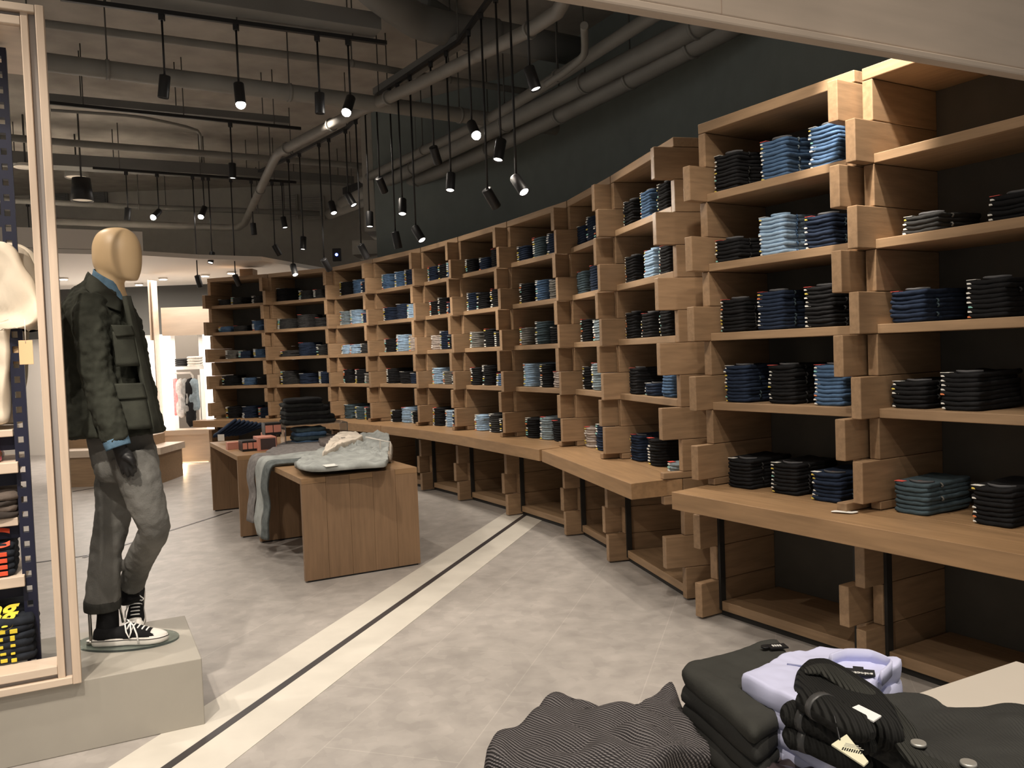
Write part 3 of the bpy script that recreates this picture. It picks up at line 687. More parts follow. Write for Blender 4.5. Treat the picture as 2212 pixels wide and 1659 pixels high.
# ------------------------------------------------------------------ far fixtures: mirror unit
Ym = 13.7
def px(x, y, Y=Ym): p = Wy(x, y, Y); return p.x, p.z
def pbox(mb, x0, x1, y0, y1, Y, dp, m=None, bev=0):
    a = Wy(x0, y0, Y); b = Wy(x1, y1, Y); return mb.box(a.x, b.x, Y, Y+dp, max(b.z, 0), a.z, m, bev)
def pobj(name, x0, x1, y0, y1, Y, dp, m, root):
    mb = MB(); pbox(mb, x0, x1, y0, y1, Y, dp); o = mb.obj(name, m, root); o.location = -root.location; return o
o = Wy(395, 1000, Ym)
t = empty('mirror_unit', (o.x, Ym, 0), 0, 'tall backlit mirror wall unit with pale wood base left of shelving', 'mirror')
pobj('base', 343, 462, 936, 1003, Ym, .35, PALEX, t)
pobj('ledge', 343, 465, 931, 937, Ym-.03, .4, PALEX, t)
pobj('header_panel', 347, 452, 665, 722, Ym-.02, .1, PALEX, t)
pobj('backlit_panel', 343, 377, 723, 931, Ym+.05, .03, GLOW, t)
pobj('backlit_panel', 437, 470, 723, 931, Ym+.05, .03, GLOW, t)
pobj('opening_back', 377, 437, 723, 931, Ym+.9, .02, mat('mirror_interior_wall', (.2, .18, .155), .7), t)  # plain wall behind an opening that stands in for the mirror's reflection
pobj('floor_light_strip', 343, 450, 1001, 1003.5, Ym-.02, .02, GLOWY, t)
spot('strip_light', Wy(395, 990, Ym-.1), Wy(395, 1030, Ym-1), 12, 150, color=(1, .7, .4))
t = empty('portal_post', (Wy(333, 900, Ym-.2).x, Ym-.2, 0), 0, 'pale wooden portal post left of the mirror unit', 'post')
pobj('front_face', 325, 348, 604, 1003, Ym-.2, .2, PALEX, t)
pobj('side_edge', 319, 325, 604, 735, Ym-.24, .24, PALE, t)
worldtag('backlit_wall', pbox(MB(), 140, 322, 722, 950, 15.0, .05), GLOW, 'bright white backlit wall panel behind the mannequin', 'panel')
# reflected clothes rack, built as solid things behind the mirror opening
def clothes_rack(x0, x1, yt, yb, Y, label, cols):
    a = Wy(x0, yt, Y); b = Wy(x1, yb, Y); t = empty('clothes_rack', ((a.x+b.x)/2, Y, b.z), 0, label, 'rack')
    w = (b.x-a.x)/2; h = a.z-b.z
    MB().tube([(-w, 0, h), (w*.3, 0, h), (w*.5, 0, h-.05), (w*.55, 0, .05), (w*.8, 0, 0), (w*.95, 0, .05), (w, 0, h*.95)], .02, n=8).obj('tube_frame', CREAMP, t)
    for k, (c, fx, l) in enumerate(cols):
        mb = MB(); pillow(mb, [(-.06, 0), (.06, 0), (.075, -l), (-.075, -l)], .12, n=20, nr=3, amp=.02, ns=9, seed=k, M=Matrix.Translation((w*fx, -.06, h-.12)) @ Matrix.Rotation(math.pi/2, 4, 'X'))
        tag(mb.obj('hanging_garment', c, None, t.location), ['pink garment hanging at the left on rack in mirror', 'pale patterned garment hanging on rack in mirror', 'grey patterned top hanging mid-rack in mirror', 'long black trousers hanging right on rack in mirror', 'pale blue garment hanging at right on rack in mirror'][k], 'garment', 'garments on the rack in the mirror')
clothes_rack(378, 434, 806, 915, Ym+.4, 'white tube clothes rack built as reflection in the tall mirror', [(cloth('pink_cloth', (.7, .2, .2)), -.8, .55), (cloth('patterned_cloth', (.4, .38, .36)), -.35, .6), (cloth('grey_pattern_cloth', (.25, .25, .24)), 0.05, .55), (DEN['k'], .45, .75), (DEN['s'], .8, .5)])
a = Wy(378, 792, Ym+.4); b = Wy(436, 797, Ym+.4)
worldtag('wall_shelf', MB().box(a.x, b.x, Ym+.25, Ym+.6, b.z, a.z), CREAMP, 'thin pale shelf above the rack in the mirror', 'shelf')
for k, (x0, x1, y0, y1, m, lab) in enumerate([(380, 402, 775, 791, DEN['d'], 'dark folded stack on shelf in the mirror'), (406, 432, 770, 791, cloth('white_knit', (.7, .66, .6)), 'white folded stack on shelf in the mirror')]):
    mb = MB(); a = Wy(x0, y0, Ym+.35); b = Wy(x1, y1, Ym+.35)
    for q_ in range(4): pillow(mb, [(a.x, 0), (b.x, 0), (b.x, .2), (a.x, .2)], (a.z-b.z)/4, n=20, nr=3, amp=.01, M=Matrix.Translation((0, Ym+.3, b.z+(a.z-b.z)*q_/4)))
    worldtag('folded_pile', mb, m, lab, 'clothes')
# low brown cabinets behind mannequin
t = empty('low_cabinet', (Wz(250, 1045, 0).x, 11.3, 0), 0, 'low stepped brown wooden cabinet behind the mannequin', 'cabinet')
pobj('cabinet_box', 120, 346, 978, 1046, 11.3, .8, WOODX, t)
pobj('ledge', 118, 347, 976, 982, 11.28, .85, PALEX, t)
pobj('upper_box', 120, 332, 948, 976, 11.7, .4, WOODX, t)
# box on top of the leftmost bay
a, b = Wy(517, 580, 12.95), Wy(546, 594, 12.95)
worldtag('cardboard_box', MB().box(a.x, b.x, 12.95, 13.2, 2.901, 3.06, bev=.004), WOODX, 'small brown box on top of the leftmost bay', 'box')
# ------------------------------------------------------------------ display tables
UW = Vector((.882, .471, 0)); UL = Vector((-.471, .882, 0)); TRZ = math.atan2(.471, .882); TZ = .755
def table(P, w, l, label):
    t = empty('display_table', (P.x, P.y, 0), TRZ, label, 'table', 'oak waterfall tables')
    n = 5
    for e, y0 in ((0, 0), (1, l-.04)):
        for k in range(n):
            x0, x1 = w*k/n, w*(k+1)/n
            zt = TZ if k % 2 else TZ-.042
            MB().box(x0+.0006, x1-.0006, y0, y0+.04, .012, zt-.0005, bev=.0012).obj('end_board', WOODZ, t)
        for k in (0, 2, 4): pass
    mb = MB().box(0, w, .041, l-.041, TZ-.042, TZ)
    for k in (0, 2, 4):
        mb.box(w*k/n+.0006, w*(k+1)/n-.0006, 0, .0405, TZ-.041, TZ).box(w*k/n+.0006, w*(k+1)/n-.0006, l-.0405, l, TZ-.041, TZ)
    mb.obj('table_top', WOODC, t)
    MB().box(.02, w-.02, .005, .03, 0, .012).obj('glide', BLACK, t); MB().box(.02, w-.02, l-.03, l-.005, 0, .012).obj('glide', BLACK, t)
    return t
TP1 = Wz(660.5, 1260, 0); TP2 = Wz(521, 1162.5, 0)
table(TP1, .89, 1.62, 'nearer oak display table with grey trousers on it')
table(TP2, .89, 1.66, 'farther oak display table with boxed goods and riser')
def soft(name, pxs, z, h, m, label, cat, group=None, **k):
    pts = [Wz(x, y, z+h*.5) for x, y in pxs]; c = sum(pts, Vector())/len(pts)
    kk = dict(n=56, nr=7, amp=.006, ns=9); kk.update(k)
    mb = MB(); pillow(mb, [(p.x-c.x, p.y-c.y) for p in pts], h, **kk)
    o = mb.obj(name, m, None, (c.x, c.y, z)); return tag(o, label, cat, group)
GR = cloth('light_grey_cotton', (.36, .38, .37), vscale=10, bscale=60); GR2 = cloth('mid_grey_cotton', (.2, .205, .2)); TAUPE = cloth('taupe_cotton', (.17, .145, .135)); CREAM = cloth('cream_cotton', (.78, .70, .6), vscale=8)
# grey trousers pile at the right of the near table
pj = [(638, 1004), (655, 992), (700, 972), (745, 949), (800, 937), (834, 939), (840, 950), (836, 998), (828, 1006), (765, 1010), (700, 1016), (668, 1016), (645, 1011)]
for k, (m, lab) in enumerate([(GR2, 'bottom folded grey trousers on the near table'), (GR2, 'middle folded grey trousers on near table pile'), (GR, 'top folded light grey trousers with white tag, near table')]):
    o = soft('folded_trousers', [(x+(k-1)*2, y) for x, y in pj], TZ+.001+.024*k, .028, m, lab, 'trousers', 'grey trousers pile on the near table', amp=.012, ns=9, seed=k*3+1, crown=.0, amp2=[0, .01, .05][k], ns2=12, nr=14, n=90)
p = Wz(713, 1003, TZ+.1)
tg = MB().box(-.045, .045, -.035, .035, 0, .002).obj('price_tag', STK[0], o); tg.location = (p.x-o.location.x, p.y-o.location.y, .043); tg.rotation_euler = (.1, 0, .6)
o = soft('folded_shirt', [(697, 985), (715, 955), (735, 938), (770, 940), (785, 950), (740, 965)], TZ+.07, .05, CREAM, 'cream white folded trousers behind the grey pile', 'trousers', amp=.012, amp2=.03, ns2=8)
MB().box(-.018, .018, -.012, .012, .062, .065).obj('label', BLACK, o)
soft('folded_sweater', [(688, 950), (705, 942), (730, 945), (735, 958), (712, 968), (692, 962)], TZ+.001, .07, TAUPE, 'rolled taupe sweater at the back of the near table', 'sweater', amp=.012)
soft('folded_sweater', [(822, 965), (838, 958), (848, 970), (846, 990), (830, 990)], TZ+.001, .08, cloth('oatmeal_knit', (.35, .3, .25)), 'oatmeal folded knit beside the wire stand', 'sweater', amp=.01)
# sign plate
pa = [Wz(x, y, TZ) for x, y in [(574, 997), (598, 1006), (692, 990), (668, 983)]]
mb = MB().prism([(q_.x, q_.y) for q_ in pa], TZ+.012, TZ+.03)
so_ = worldtag('acrylic_sign', mb, mat('white_sign', (.85, .82, .76), .3), 'flat white framed sign lying on the near table', 'sign')
pc_ = [Wz(x, y, TZ) for x, y in [(592, 996), (605, 1001), (672, 990), (662, 986)]]
MB().prism([(q_.x, q_.y) for q_ in pc_], TZ+.0302, TZ+.0312).obj('picture', TAUPE, so_)
# wire stand
ws = Wz(845, 1000, TZ)
t = empty('wire_stand', (ws.x, ws.y, TZ), TRZ, 'white wire stand at the back right of near table', 'stand')
MB().tube([(0, 0, 0), (0, 0, .17), (-.12, .0, .2), (-.12, .25, .2), (0, .25, .17), (0, .25, 0)], .006, n=8).obj('wire_frame', CREAMP, t)
# trousers draped over the table edge
def drape(along, zend, w, m, label, k):
    e = Vector((TP1.x, TP1.y, TZ+.022+.012*k))+UL*along; o0 = e+UW*.62; outw = -UW
    prof = [o0, e+UW*.4+Vector((0, 0, .01)), e+UW*.2, e+Vector((0, 0, .004)), e+outw*.03+Vector((0, 0, -.012)), e+outw*.05+Vector((0, 0, -.06))]
    for f in (.25, .5, .75, 1): prof.append(e+outw*(.055+.03*f+.012*math.sin(f*9+k))+Vector((0, 0, -.06-(TZ-.06-zend)*f)))
    P = catmull(prof, 44, False); rs = []
    N = 22
    for i, p_ in enumerate(P):
        t_ = (P[min(i+1, 43)]-P[max(i-1, 0)]).normalized(); nv = t_.cross(UL).normalized(); f = i/43
        ww = w*(1.05-.35*f)/2; ring = []
        for q_ in range(N):
            a_ = 2*math.pi*q_/N; c_ = math.cos(a_); s_ = math.sin(a_)
            leg = .5+.5*math.cos(2*math.pi*(c_*.5+.5)*1.0+math.pi)   # two legs with a valley between
            th = .02*(.75+.5*abs(math.sin(c_*math.pi)))+.008*noise.noise(Vector((c_*3, i*.22, k*5.1)))
            ring.append(p_-o0+UL*(ww*c_+.012*math.sin(i*.28+k))+nv*(th*s_+.012*noise.noise(Vector((c_*2, i*.15, k*3.3)))))
        rs.append(ring)
    mb = MB(); mb.rings(rs)
    return tag(mb.obj('draped_trousers', m, None, o0), label, 'trousers', 'trousers draped over the near table')
drape(1.5, .2, .32, cloth('warm_grey_cotton', (.22, .205, .2)), 'warm grey trousers draped over table edge, leftmost', 0)
drape(1.16, .12, .30, GR, 'light grey trousers draped over table edge, middle', 1)
drape(.92, .15, .2, cloth('slate_grey_cotton', (.13, .145, .145)), 'slate grey trousers draped over table edge, rightmost', 0)
soft('folded_trousers', [(575, 978), (620, 955), (690, 950), (712, 965), (700, 980), (640, 985)], TZ+.001, .03, cloth('warm_grey_cotton', (.22, .205, .2)), 'flat folded grey trousers under the draped pairs', 'trousers')
# far table goods: fan of navy jeans
fb0 = Wz(470, 948, TZ)
for k in range(8):
    M = Matrix.Rotation(-.62+.045*k, 4, 'Y')
    mb = MB(); pillow(mb, [(-.0, -.12), (.29, -.12), (.3, 0), (.29, .12), (0, .12), (-.02, 0)], .03, n=30, nr=4, amp=.008, ns=15, seed=k, M=M)
    pos = fb0+UW*(.04*k)+UL*.15
    tag(mb.obj('folded_jeans', DEN['n'], None, (pos.x, pos.y, TZ+.012), .3), 'navy jeans %s from the left in the leaning fan on the far table' % ORD[k+1], 'jeans', 'fanned navy jeans on the far table')
p = Wz(479, 947, TZ+.05)
mb = MB().box(-.035, .035, -.002, .002, -.035, .035); worldtag('price_tag', mb, STK[0], 'white tag lying on the lowest navy jeans, far table', 'tag').location = (p.x, p.y-.02, TZ+.06)
PINK = mat('pink_card_box', (.62, .27, .2), .5); 
def boxg(px_, z, w, d_, h, label, black=False, packs=0, wbox=0):
    p = Wz(px_[0], px_[1], z); t = empty('product_box', (p.x, p.y, z), TRZ, label, 'box', 'small boxed goods on the far table')
    MB().box(0, w, 0, d_, 0, h, bev=.002).obj('carton', BLACK if black else PINK, t)
    if packs:
        for k in range(packs):
            MB().box(w*k/packs+.004, w*(k+1)/packs-.004, -.003, -.0002, h*.22, h*.82).obj('pink_band', PINK, t)
    if wbox: MB().box(w*.12, w*.95, -.003, -.0002, h*.1, h*.9).obj('dark_front', mat('dark_front', (.06, .04, .04), .5), t)
boxg((492, 972), TZ, .2, .1, .07, 'low plain pink box, leftmost of the boxed goods')
boxg((524, 976), TZ, .2, .2, .1, 'black box pack with pink bands before the pink cartons', True, 4)
boxg((559, 975), TZ, .17, .25, .13, 'pink carton with dark front beside the banded pack', False, 0, 1)
boxg((573, 962), TZ, .12, .2, .12, 'pink carton with dark front, lower one against the riser', False, 0, 1)
boxg((573, 941), TZ+.125, .16, .16, .12, 'black box pack with pink bands on top of carton', True, 2)
# acrylic riser with jeans
ra = Wz(622, 966, TZ)
t = empty('acrylic_riser', (ra.x, ra.y, TZ), TRZ-.1, 'clear acrylic riser on the far table holding black jeans', 'riser')
MB().box(-.02, .6, 0, .4, .205, .212).obj('riser_top', ACRYL, t); MB().box(-.02, -.012, 0, .4, 0, .204).obj('riser_side', ACRYL, t); MB().box(.592, .6, 0, .4, 0, .204).obj('riser_side', ACRYL, t)
def ljean(base, rz, w, d_, h, m, seed, label, name='folded_jeans', amp=.012):
    mb = MB(); pillow(mb, [(0, 0), (w*.5, -.01), (w, 0), (w+.01, d_*.5), (w, d_), (0, d_), (-.01, d_*.5)], h, n=44, nr=6, amp=amp, ns=9, seed=seed)
    return tag(mb.obj(name, m, None, base, rz), label, 'jeans', 'jeans around the acrylic riser')
for k in range(6):
    ljean((ra.x-.02+.015*(k % 2), ra.y+.03, TZ+.214+.042*k), TRZ-.1+R.uniform(-.06, .06), .5-.03*k, .34, .048, DEN['k'] if k % 2 else cloth('washed_black_denim', (.028, .03, .03)), k+2,
          'black folded jeans on acrylic riser, %s from the bottom' % ORD[k+1])
for k in range(4):
    ljean((ra.x+.07, ra.y+.08, TZ+.002+.042*k), TRZ+R.uniform(-.1, .1), .3, .25, .046, DEN['t'] if k % 2 else DEN['b'], k+12, 'blue folded jeans under the acrylic riser, %s from bottom' % ORD[k+1], amp=.015)
# ------------------------------------------------------------------ plinth, left display frame
PC = Wz(443, 1565, 0); PB = Wz(389, 1334, .3); PL_ = Wz(200, 1619, 0)
pdx = (Vector((PL_.x, PL_.y, 0))-Vector((PC.x, PC.y, 0))).normalized(); pdy = Vector((-pdx.y, pdx.x, 0))
if pdy.y < 0: pdy = -pdy
prz = math.atan2(-pdx.y, -pdx.x)
# local frame: x to the right along the front, y away from the camera
def PW(x, y, z): return Vector((PC.x, PC.y, 0))-pdx*x+pdy*y+Vector((0, 0, z))
t = MB().box(-1.9, 0, 0, .72, 0, .3, bev=.004)
o = t.obj('display_plinth', GREYBOX, None, (PC.x, PC.y, 0), prz); tag(o, 'long light grey painted plinth under mannequin and left frame', 'plinth')
fxr = -(Wz(178, 1478, .3)-Vector((PC.x, PC.y, .3))).length   # right edge of the frame along x
FT = 3.07
t = empty('wooden_portal', PW(fxr, 0, .3), prz, 'tall pale wooden frame around the left display shelves', 'frame')
# three mouldings: outer bead, groove, inner bead (right upright, sill, head)
Wf = 1.5
gm = mat('grey_groove', (.33, .31, .30), .5)
for nm, x0, x1, y0, y1, m in [('outer_bead', -.032, 0, -.03, .1, PALE), ('groove', -.058, -.032, .0, .1, gm), ('inner_bead', -.085, -.058, -.02, .12, PALE)]:
    MB().box(x0, x1, y0, y1, -.0, FT-.3, bev=.003).obj(nm, m, t)
for nm, z0, z1, y0, y1, m in [('outer_bead', 0.002, .032, -.03, .1, PALEX), ('groove', .032, .05, .0, .1, gm), ('inner_bead', .05, .085, -.02, .12, PALEX)]:
    MB().box(-Wf, x0 if False else {'outer_bead': -.0325, 'groove': -.0585, 'inner_bead': -.0855}[nm], y0, y1, z0, z1, bev=.003).obj(nm, m, t)
    MB().box(-Wf, {'outer_bead': -.0325, 'groove': -.0585, 'inner_bead': -.0855}[nm], y0, y1, FT-.3-z1, FT-.3-z0, bev=.003).obj(nm, m, t)
MB().box(-Wf, -.09, .0, .62, FT-.3-.088, FT-.3-.05).obj('head_board', PALEX, t)
# navy upright & shelves inside the frame
S0 = PW(fxr, 0, .3)
t = empty('display_rack', PW(fxr, 0, .3), prz, 'navy slotted metal rack with pale shelves inside the left frame', 'rack')
us = MB(); XU = -.205; YU = .2
us.box(XU, XU+.012, YU, YU+.04, .0, 2.66)
us.box(XU+.034, XU+.052, YU, YU+.04, .0, 2.66)
z = .0
while z < 2.64:
    us.box(XU+.012, XU+.034, YU, YU+.04, z, z+.036); z += .064
us.obj('slotted_upright', NAVYM, t)
MB().box(-Wf, XU, YU, YU+.03, 2.61, 2.66).obj('cross_bar', NAVYM, t)
MB().box(-Wf, XU, YU, YU+.03, 1.91, 1.96).obj('cross_bar', NAVYM, t)
def zsh(y, Y=3.6): return Wy(112, y, Y).z-.3
SH = [(zsh(922), .03, False), (zsh(990), .045, True), (zsh(1108), .035, False), (zsh(1229), .045, True)]
for k, (z, th, front) in enumerate(SH):
    MB().box(-Wf, XU-.004 if not front else XU+.01, YU-.04 if front else YU+.0, YU+.38, z-th, z, bev=.003).obj('shelf_board', PALEX, t)
    MB().box(-Wf, XU-.002, YU+.05, YU+.08, z-th-.06, z-th-.001).obj('shelf_bracket', NAVYM, t)
def sl(x, y, z): return PW(fxr+x, y, .3+z)
def tee(name, x0, x1, z, h, m, label, cat, group, seed=0, y0=.19, y1=.5, amp=.008):
    mb = MB(); w = x1-x0
    pillow(mb, [(0, 0), (w*.5, -.01), (w, 0), (w+.005, (y1-y0)*.5), (w-.01, y1-y0), (0, y1-y0)], h, n=44, nr=5, amp=amp, ns=14, seed=seed)
    p = sl(x0, y0, z); return tag(mb.obj(name, m, None, p, prz), label, cat, group)
TD = bpy.data.materials.new('tie_dye_cotton'); TD.use_nodes = True; nt = TD.node_tree; bs = nt.nodes['Principled BSDF']; bs.inputs['Roughness'].default_value = .9
tc = nt.nodes.new('ShaderNodeTexCoord'); sx = nt.nodes.new('ShaderNodeTexNoise'); sx.inputs['Scale'].default_value = 7; cr = nt.nodes.new('ShaderNodeValToRGB'); nt.links.new(tc.outputs['Object'], sx.inputs[0]); nt.links.new(sx.outputs['Fac'], cr.inputs[0]); nt.links.new(cr.outputs[0], bs.inputs['Base Color'])
e = cr.color_ramp.elements; e[0].position = .3; e[0].color = (.25, .6, .1, 1); e[1].position = .72; e[1].color = (.35, .1, .6, 1)
for pos, c in ((.38, (.9, .75, .1)), (.45, (.8, .12, .25)), (.5, (.95, .9, .9)), (.58, (.9, .9, .95)), (.64, (.1, .45, .8))):
    q_ = e.new(pos); q_.color = (*c, 1)
for k in range(3): tee('folded_tee', -.62, -.27, SH[1][0]+.001+.03*k, .034, TD, 'rainbow tie-dye folded tee on upper left shelf, %s' % ['bottom', 'middle', 'top'][k], 't-shirt', 'tie-dye tees', k)
BRN = cloth('dusty_brown_cotton', (.13, .105, .09))
for k in range(4): tee('folded_trousers', -.72, -.21, SH[2][0]+.001+.026*k, .03, BRN if k % 2 else cloth('dark_brown_cotton', (.05, .042, .038)), 'brown folded trousers on the left rack, %s from bottom' % ORD[k+1], 'trousers', 'brown trousers on the left rack', k+5, amp=.014)
NV = cloth('dark_navy_jersey', (.022, .026, .034)); OR = mat('orange_red_print', (.75, .09, .035), .7); YE = mat('yellow_print', (.75, .6, .05), .7)
for k in range(5):
    o = tee('folded_tee', -.58, -.235, SH[3][0]+.001+.027*k, .031, NV, 'dark navy folded tee with orange letters, %s from the bottom' % ORD[k+1], 't-shirt', 'navy tees with orange letters', k+9)
    if k < 4:
        MB().box(.25, .325, -.0125, -.006, .006, .024, bev=.002).box(.06, .16, -.0125, -.006, .006, .024, bev=.002).obj('orange_print', OR, o)
    else:
        for ch, xx in (('Y', .11), ('C', .285)):
            tx = link('orange_letter', text_mesh(ch, .14, .001, OR), o, (xx, .0, .012)); tx.rotation_euler = (math.radians(52), 0, 0); tx.scale = (1.1, .9, 1)
            tx.location = (xx, -.006, .02)
# black bag-like pile and yellow script tees at the bottom
o = tee('folded_hoodie', -.75, -.25, .3, .2, cloth('black_fleece', (.01, .01, .011)), 'big black folded garment at the back of bottom shelf', 'garment', None, 31, y0=.36, y1=.58, amp=.012)
for k in range(6):
    o = tee('folded_tee', -.62, -.175, .088+.03*k, .034, NV, 'dark tee with yellow script lettering, bottom shelf, %s from bottom' % ORD[k+1], 't-shirt', 'tees with yellow script', k+15, y0=.12, y1=.52, amp=.01)
    rr_ = random.Random(k)
    if k < 5:
        mb = MB()
        for q_ in range(9): xx = .06+.038*q_; mb.box(xx, xx+rr_.uniform(.012, .03), -.0135, -.006, rr_.uniform(.005, .01), rr_.uniform(.016, .028), bev=.002)
        mb.obj('yellow_print', YE, o)
    else:
        for s_, z_, y_ in (('Swing', .035, .03), ('Living', .012, -.01)):
            tx = link('script_lettering', text_mesh(s_, .12, .001, YE), o, (.24, y_-.005, z_+.006)); tx.rotation_euler = (math.radians(38), .0, .06); tx.data.transform(Matrix(((1, .35, 0, 0), (0, 1, 0, 0), (0, 0, 1, 0), (0, 0, 0, 1))))
# cream tees hanging
CT = cloth('cream_jersey', (.8, .7, .56), vscale=6, bump=.15, bscale=40, var=.05)
def hang_tee(Y, dx, label, seed):
    pts = [(-120, 530), (-30, 524), (8, 527), (35, 545), (60, 590), (92, 672), (88, 690), (55, 712), (32, 688), (22, 700), (20, 770), (14, 880), (10, 915), (-60, 918), (-120, 915)]
    P = [Wy(x+dx, y, Y) for x, y in pts]; c = sum(P, Vector())/len(P)
    mb = MB(); M = Matrix.Rotation(math.pi/2, 4, 'X')
    pillow(mb, [(p.x-c.x, p.z-c.z) for p in P], .055, edge=.022, n=90, nr=12, amp=.016, ns=9, amp2=.03, ns2=8, seed=seed, M=M)
    o = mb.obj('hanging_tee', CT, None, (c.x, Y+.04, c.z)); return tag(o, label, 't-shirt', 'cream tees hanging on the left rack')
for k, (Y, dx) in enumerate([(3.52, 0), (3.66, 18), (3.8, 34)]):
    o = hang_tee(Y, dx, ['front cream t-shirt hanging on the left rack', 'middle cream t-shirt hanging behind the front one', 'rearmost cream t-shirt, its hem showing at the right'][k], k+3)
    if k < 2:
        a = Wy(55 if k == 0 else 30, 735, 3.45+.1*k)
        tg = empty('x', a)
        bpy.data.objects.remove(tg)
        lo = a-o.location
        tagm = mat('kraft_tag', (.75, .5, .28), .6)
        MB().box(lo.x-.03, lo.x+.028, lo.y, lo.y+.002, lo.z-.1, lo.z, bev=.001).obj('paper_tag', tagm, o)
        MB().tube([(lo.x, lo.y, lo.z-.012), (lo.x-.004, lo.y+.01, lo.z+.085)], .0015, n=6).obj('tag_string', CREAMP, o)
# ------------------------------------------------------------------ mannequin
YM=3.86
def ringh(py,l,r,hy,Yc,n=28,sq=2.2):
    a=Wy(l,py,Yc);b=Wy(r,py,Yc);cx_=(a.x+b.x)/2;hw=(b.x-a.x)/2;z=(a.z+b.z)/2
    out=[]
    for k in range(n):
        t=2*math.pi*k/n;c=math.cos(t);s=math.sin(t)
        out.append(Vector((cx_+hw*math.copysign(abs(c)**(2/sq),c),Yc+hy*math.copysign(abs(s)**(2/sq),s),z)))
    return out
def sring(c,t,ra,rb,n=20):
    t=t.normalized();e1=t.cross(Vector((0,1,0))).normalized();e2=t.cross(e1).normalized()
    return [c+e1*ra*math.cos(2*math.pi*k/n)+e2*rb*math.sin(2*math.pi*k/n) for k in range(n)]
def limb(pts,n=20,flat=1.0,steps=5):
    """pts: (px,py,Y,rpx)"""
    W_=[Wy(a,b,c) for a,b,c,d in pts];S=[d/FPX*c for a,b,c,d in pts]
    P=[];Rr=[]
    for i in range(len(W_)-1):
        a=W_[max(0,i-1)];b=W_[i];c=W_[i+1];d=W_[min(len(W_)-1,i+2)]
        for k in range(steps):
            t=k/steps;P.append(.5*((2*b)+(c-a)*t+(2*a-5*b+4*c-d)*t*t+(3*b-a-3*c+d)*t**3));Rr.append(S[i]*(1-t)+S[i+1]*t)
    P.append(W_[-1]);Rr.append(S[-1])
    return [sring(P[i],P[min(i+1,len(P)-1)]-P[max(i-1,0)],Rr[i],Rr[i]*flat,n) for i in range(len(P))]
def interp_rings(rs,steps=4):
    out=[]
    for i in range(len(rs)-1):
        A=rs[max(0,i-1)];B=rs[i];Cc=rs[i+1];D=rs[min(len(rs)-1,i+2)]
        for k in range(steps):
            t=k/steps
            out.append([.5*((2*b)+(c-a)*t+(2*a-5*b+4*c-d)*t*t+(3*b-a-3*c+d)*t**3) for a,b,c,d in zip(A,B,Cc,D)])
    out.append(rs[-1]);return out
mroot = Wz(275, 1388, .31); MR = Vector((mroot.x, mroot.y, .3))
man = empty('mannequin', MR, 0, 'faceless male mannequin in dark field jacket and grey jeans, standing on plinth', 'mannequin')
def mobj(name, mb, m, remesh=0, disp=0, dscale=.08, smooth=True, parent=None):
    for v in mb.bm.verts: v.co -= MR
    for f in mb.bm.faces: f.smooth = True
    o = mb.obj(name, m, parent or man)
    if remesh:
        r = o.modifiers.new('remesh', 'REMESH'); r.mode = 'VOXEL'; r.voxel_size = remesh; r.use_smooth_shade = True
        s = o.modifiers.new('smooth', 'SMOOTH'); s.factor = .5; s.iterations = 8
    if disp:
        if 'fold%g' % dscale not in bpy.data.textures:
            tx = bpy.data.textures.new('fold%g' % dscale, 'CLOUDS'); tx.noise_scale = dscale; tx.noise_depth = 2
        dm = o.modifiers.new('folds', 'DISPLACE'); dm.texture = bpy.data.textures['fold%g' % dscale]; dm.strength = disp; dm.mid_level = .5
    return o
# body: head, neck and chest in one continuous surface
mb = MB()
hd = [(491.5, 241, 257, .008), (493.5, 228, 270, .026), (498, 218, 280, .042), (506, 209, 290, .055), (518, 203, 298, .067), (532, 200, 303, .075), (548, 200, 305, .078), (564, 201, 305.5, .076), (578, 205, 305, .07), (588, 214, 303.5, .062), (596, 230, 301, .052), (602, 250, 299, .042), (607, 275, 296, .024)]
mb.rings(interp_rings([ringh(*h, YM, 28, 1.9) for h in hd], 4))
nk = [(560, 212, 262, .05), (585, 211, 262, .053), (600, 214, 264, .053), (625, 216, 268, .055), (650, 205, 275, .08), (680, 190, 280, .12), (740, 185, 285, .12), (800, 190, 290, .11)]
mb.rings(interp_rings([ringh(*h, YM) for h in nk], 3))
mobj('body', mb, MANN, remesh=.007)
# denim shirt: collar and body
mb = MB()
sc = [(580, 205, 262, .058), (592, 203, 266, .063), (606, 199, 272, .072), (625, 192, 278, .09), (650, 186, 284, .12)]
rs = interp_rings([[p+Vector((0, 0, -.0)) for p in ringh(*h, YM)] for h in sc], 3)
# tilt the collar so that it falls towards the front
for r_ in rs:
    for p_ in r_: p_.z -= (p_.x-rs[0][14].x)*.62
mb.rings(rs, None, False, False)
ob = mobj('shirt_collar', mb, cloth('denim_shirt', (.11, .19, .27), vscale=30)); ob.modifiers.new('s', 'SOLIDIFY').thickness = .004
# jacket torso and sleeves in one surface
mb = MB()
tr_ = [(600, 190, 262, .075), (607, 184, 268, .1), (622, 168, 278, .145), (645, 158, 281, .185), (675, 149, 288, .215), (720, 145, 297, .215), (770, 143, 308, .2), (820, 143, 320, .19), (870, 145, 331, .195), (915, 148, 341, .21), (938, 149, 347, .215)]
TL = lambda y: .42*max(0, min(1, (700-y)/86))
def tilt(rs_, h):
    x0 = min(p_.x for p_ in rs_)
    for p_ in rs_: p_.z -= (p_.x-x0)*TL(h)
    return rs_
mb.rings(interp_rings([tilt(ringh(*h, YM, 36, 2.3), h[0]) for h in tr_], 3))
near = [(196, 650, 3.72, 36), (196, 690, 3.68, 37), (201, 740, 3.66, 35), (207, 790, 3.66, 34), (217, 840, 3.65, 33), (231, 890, 3.63, 31), (243, 925, 3.62, 29), (250, 953, 3.62, 28)]
mb.rings(limb(near))
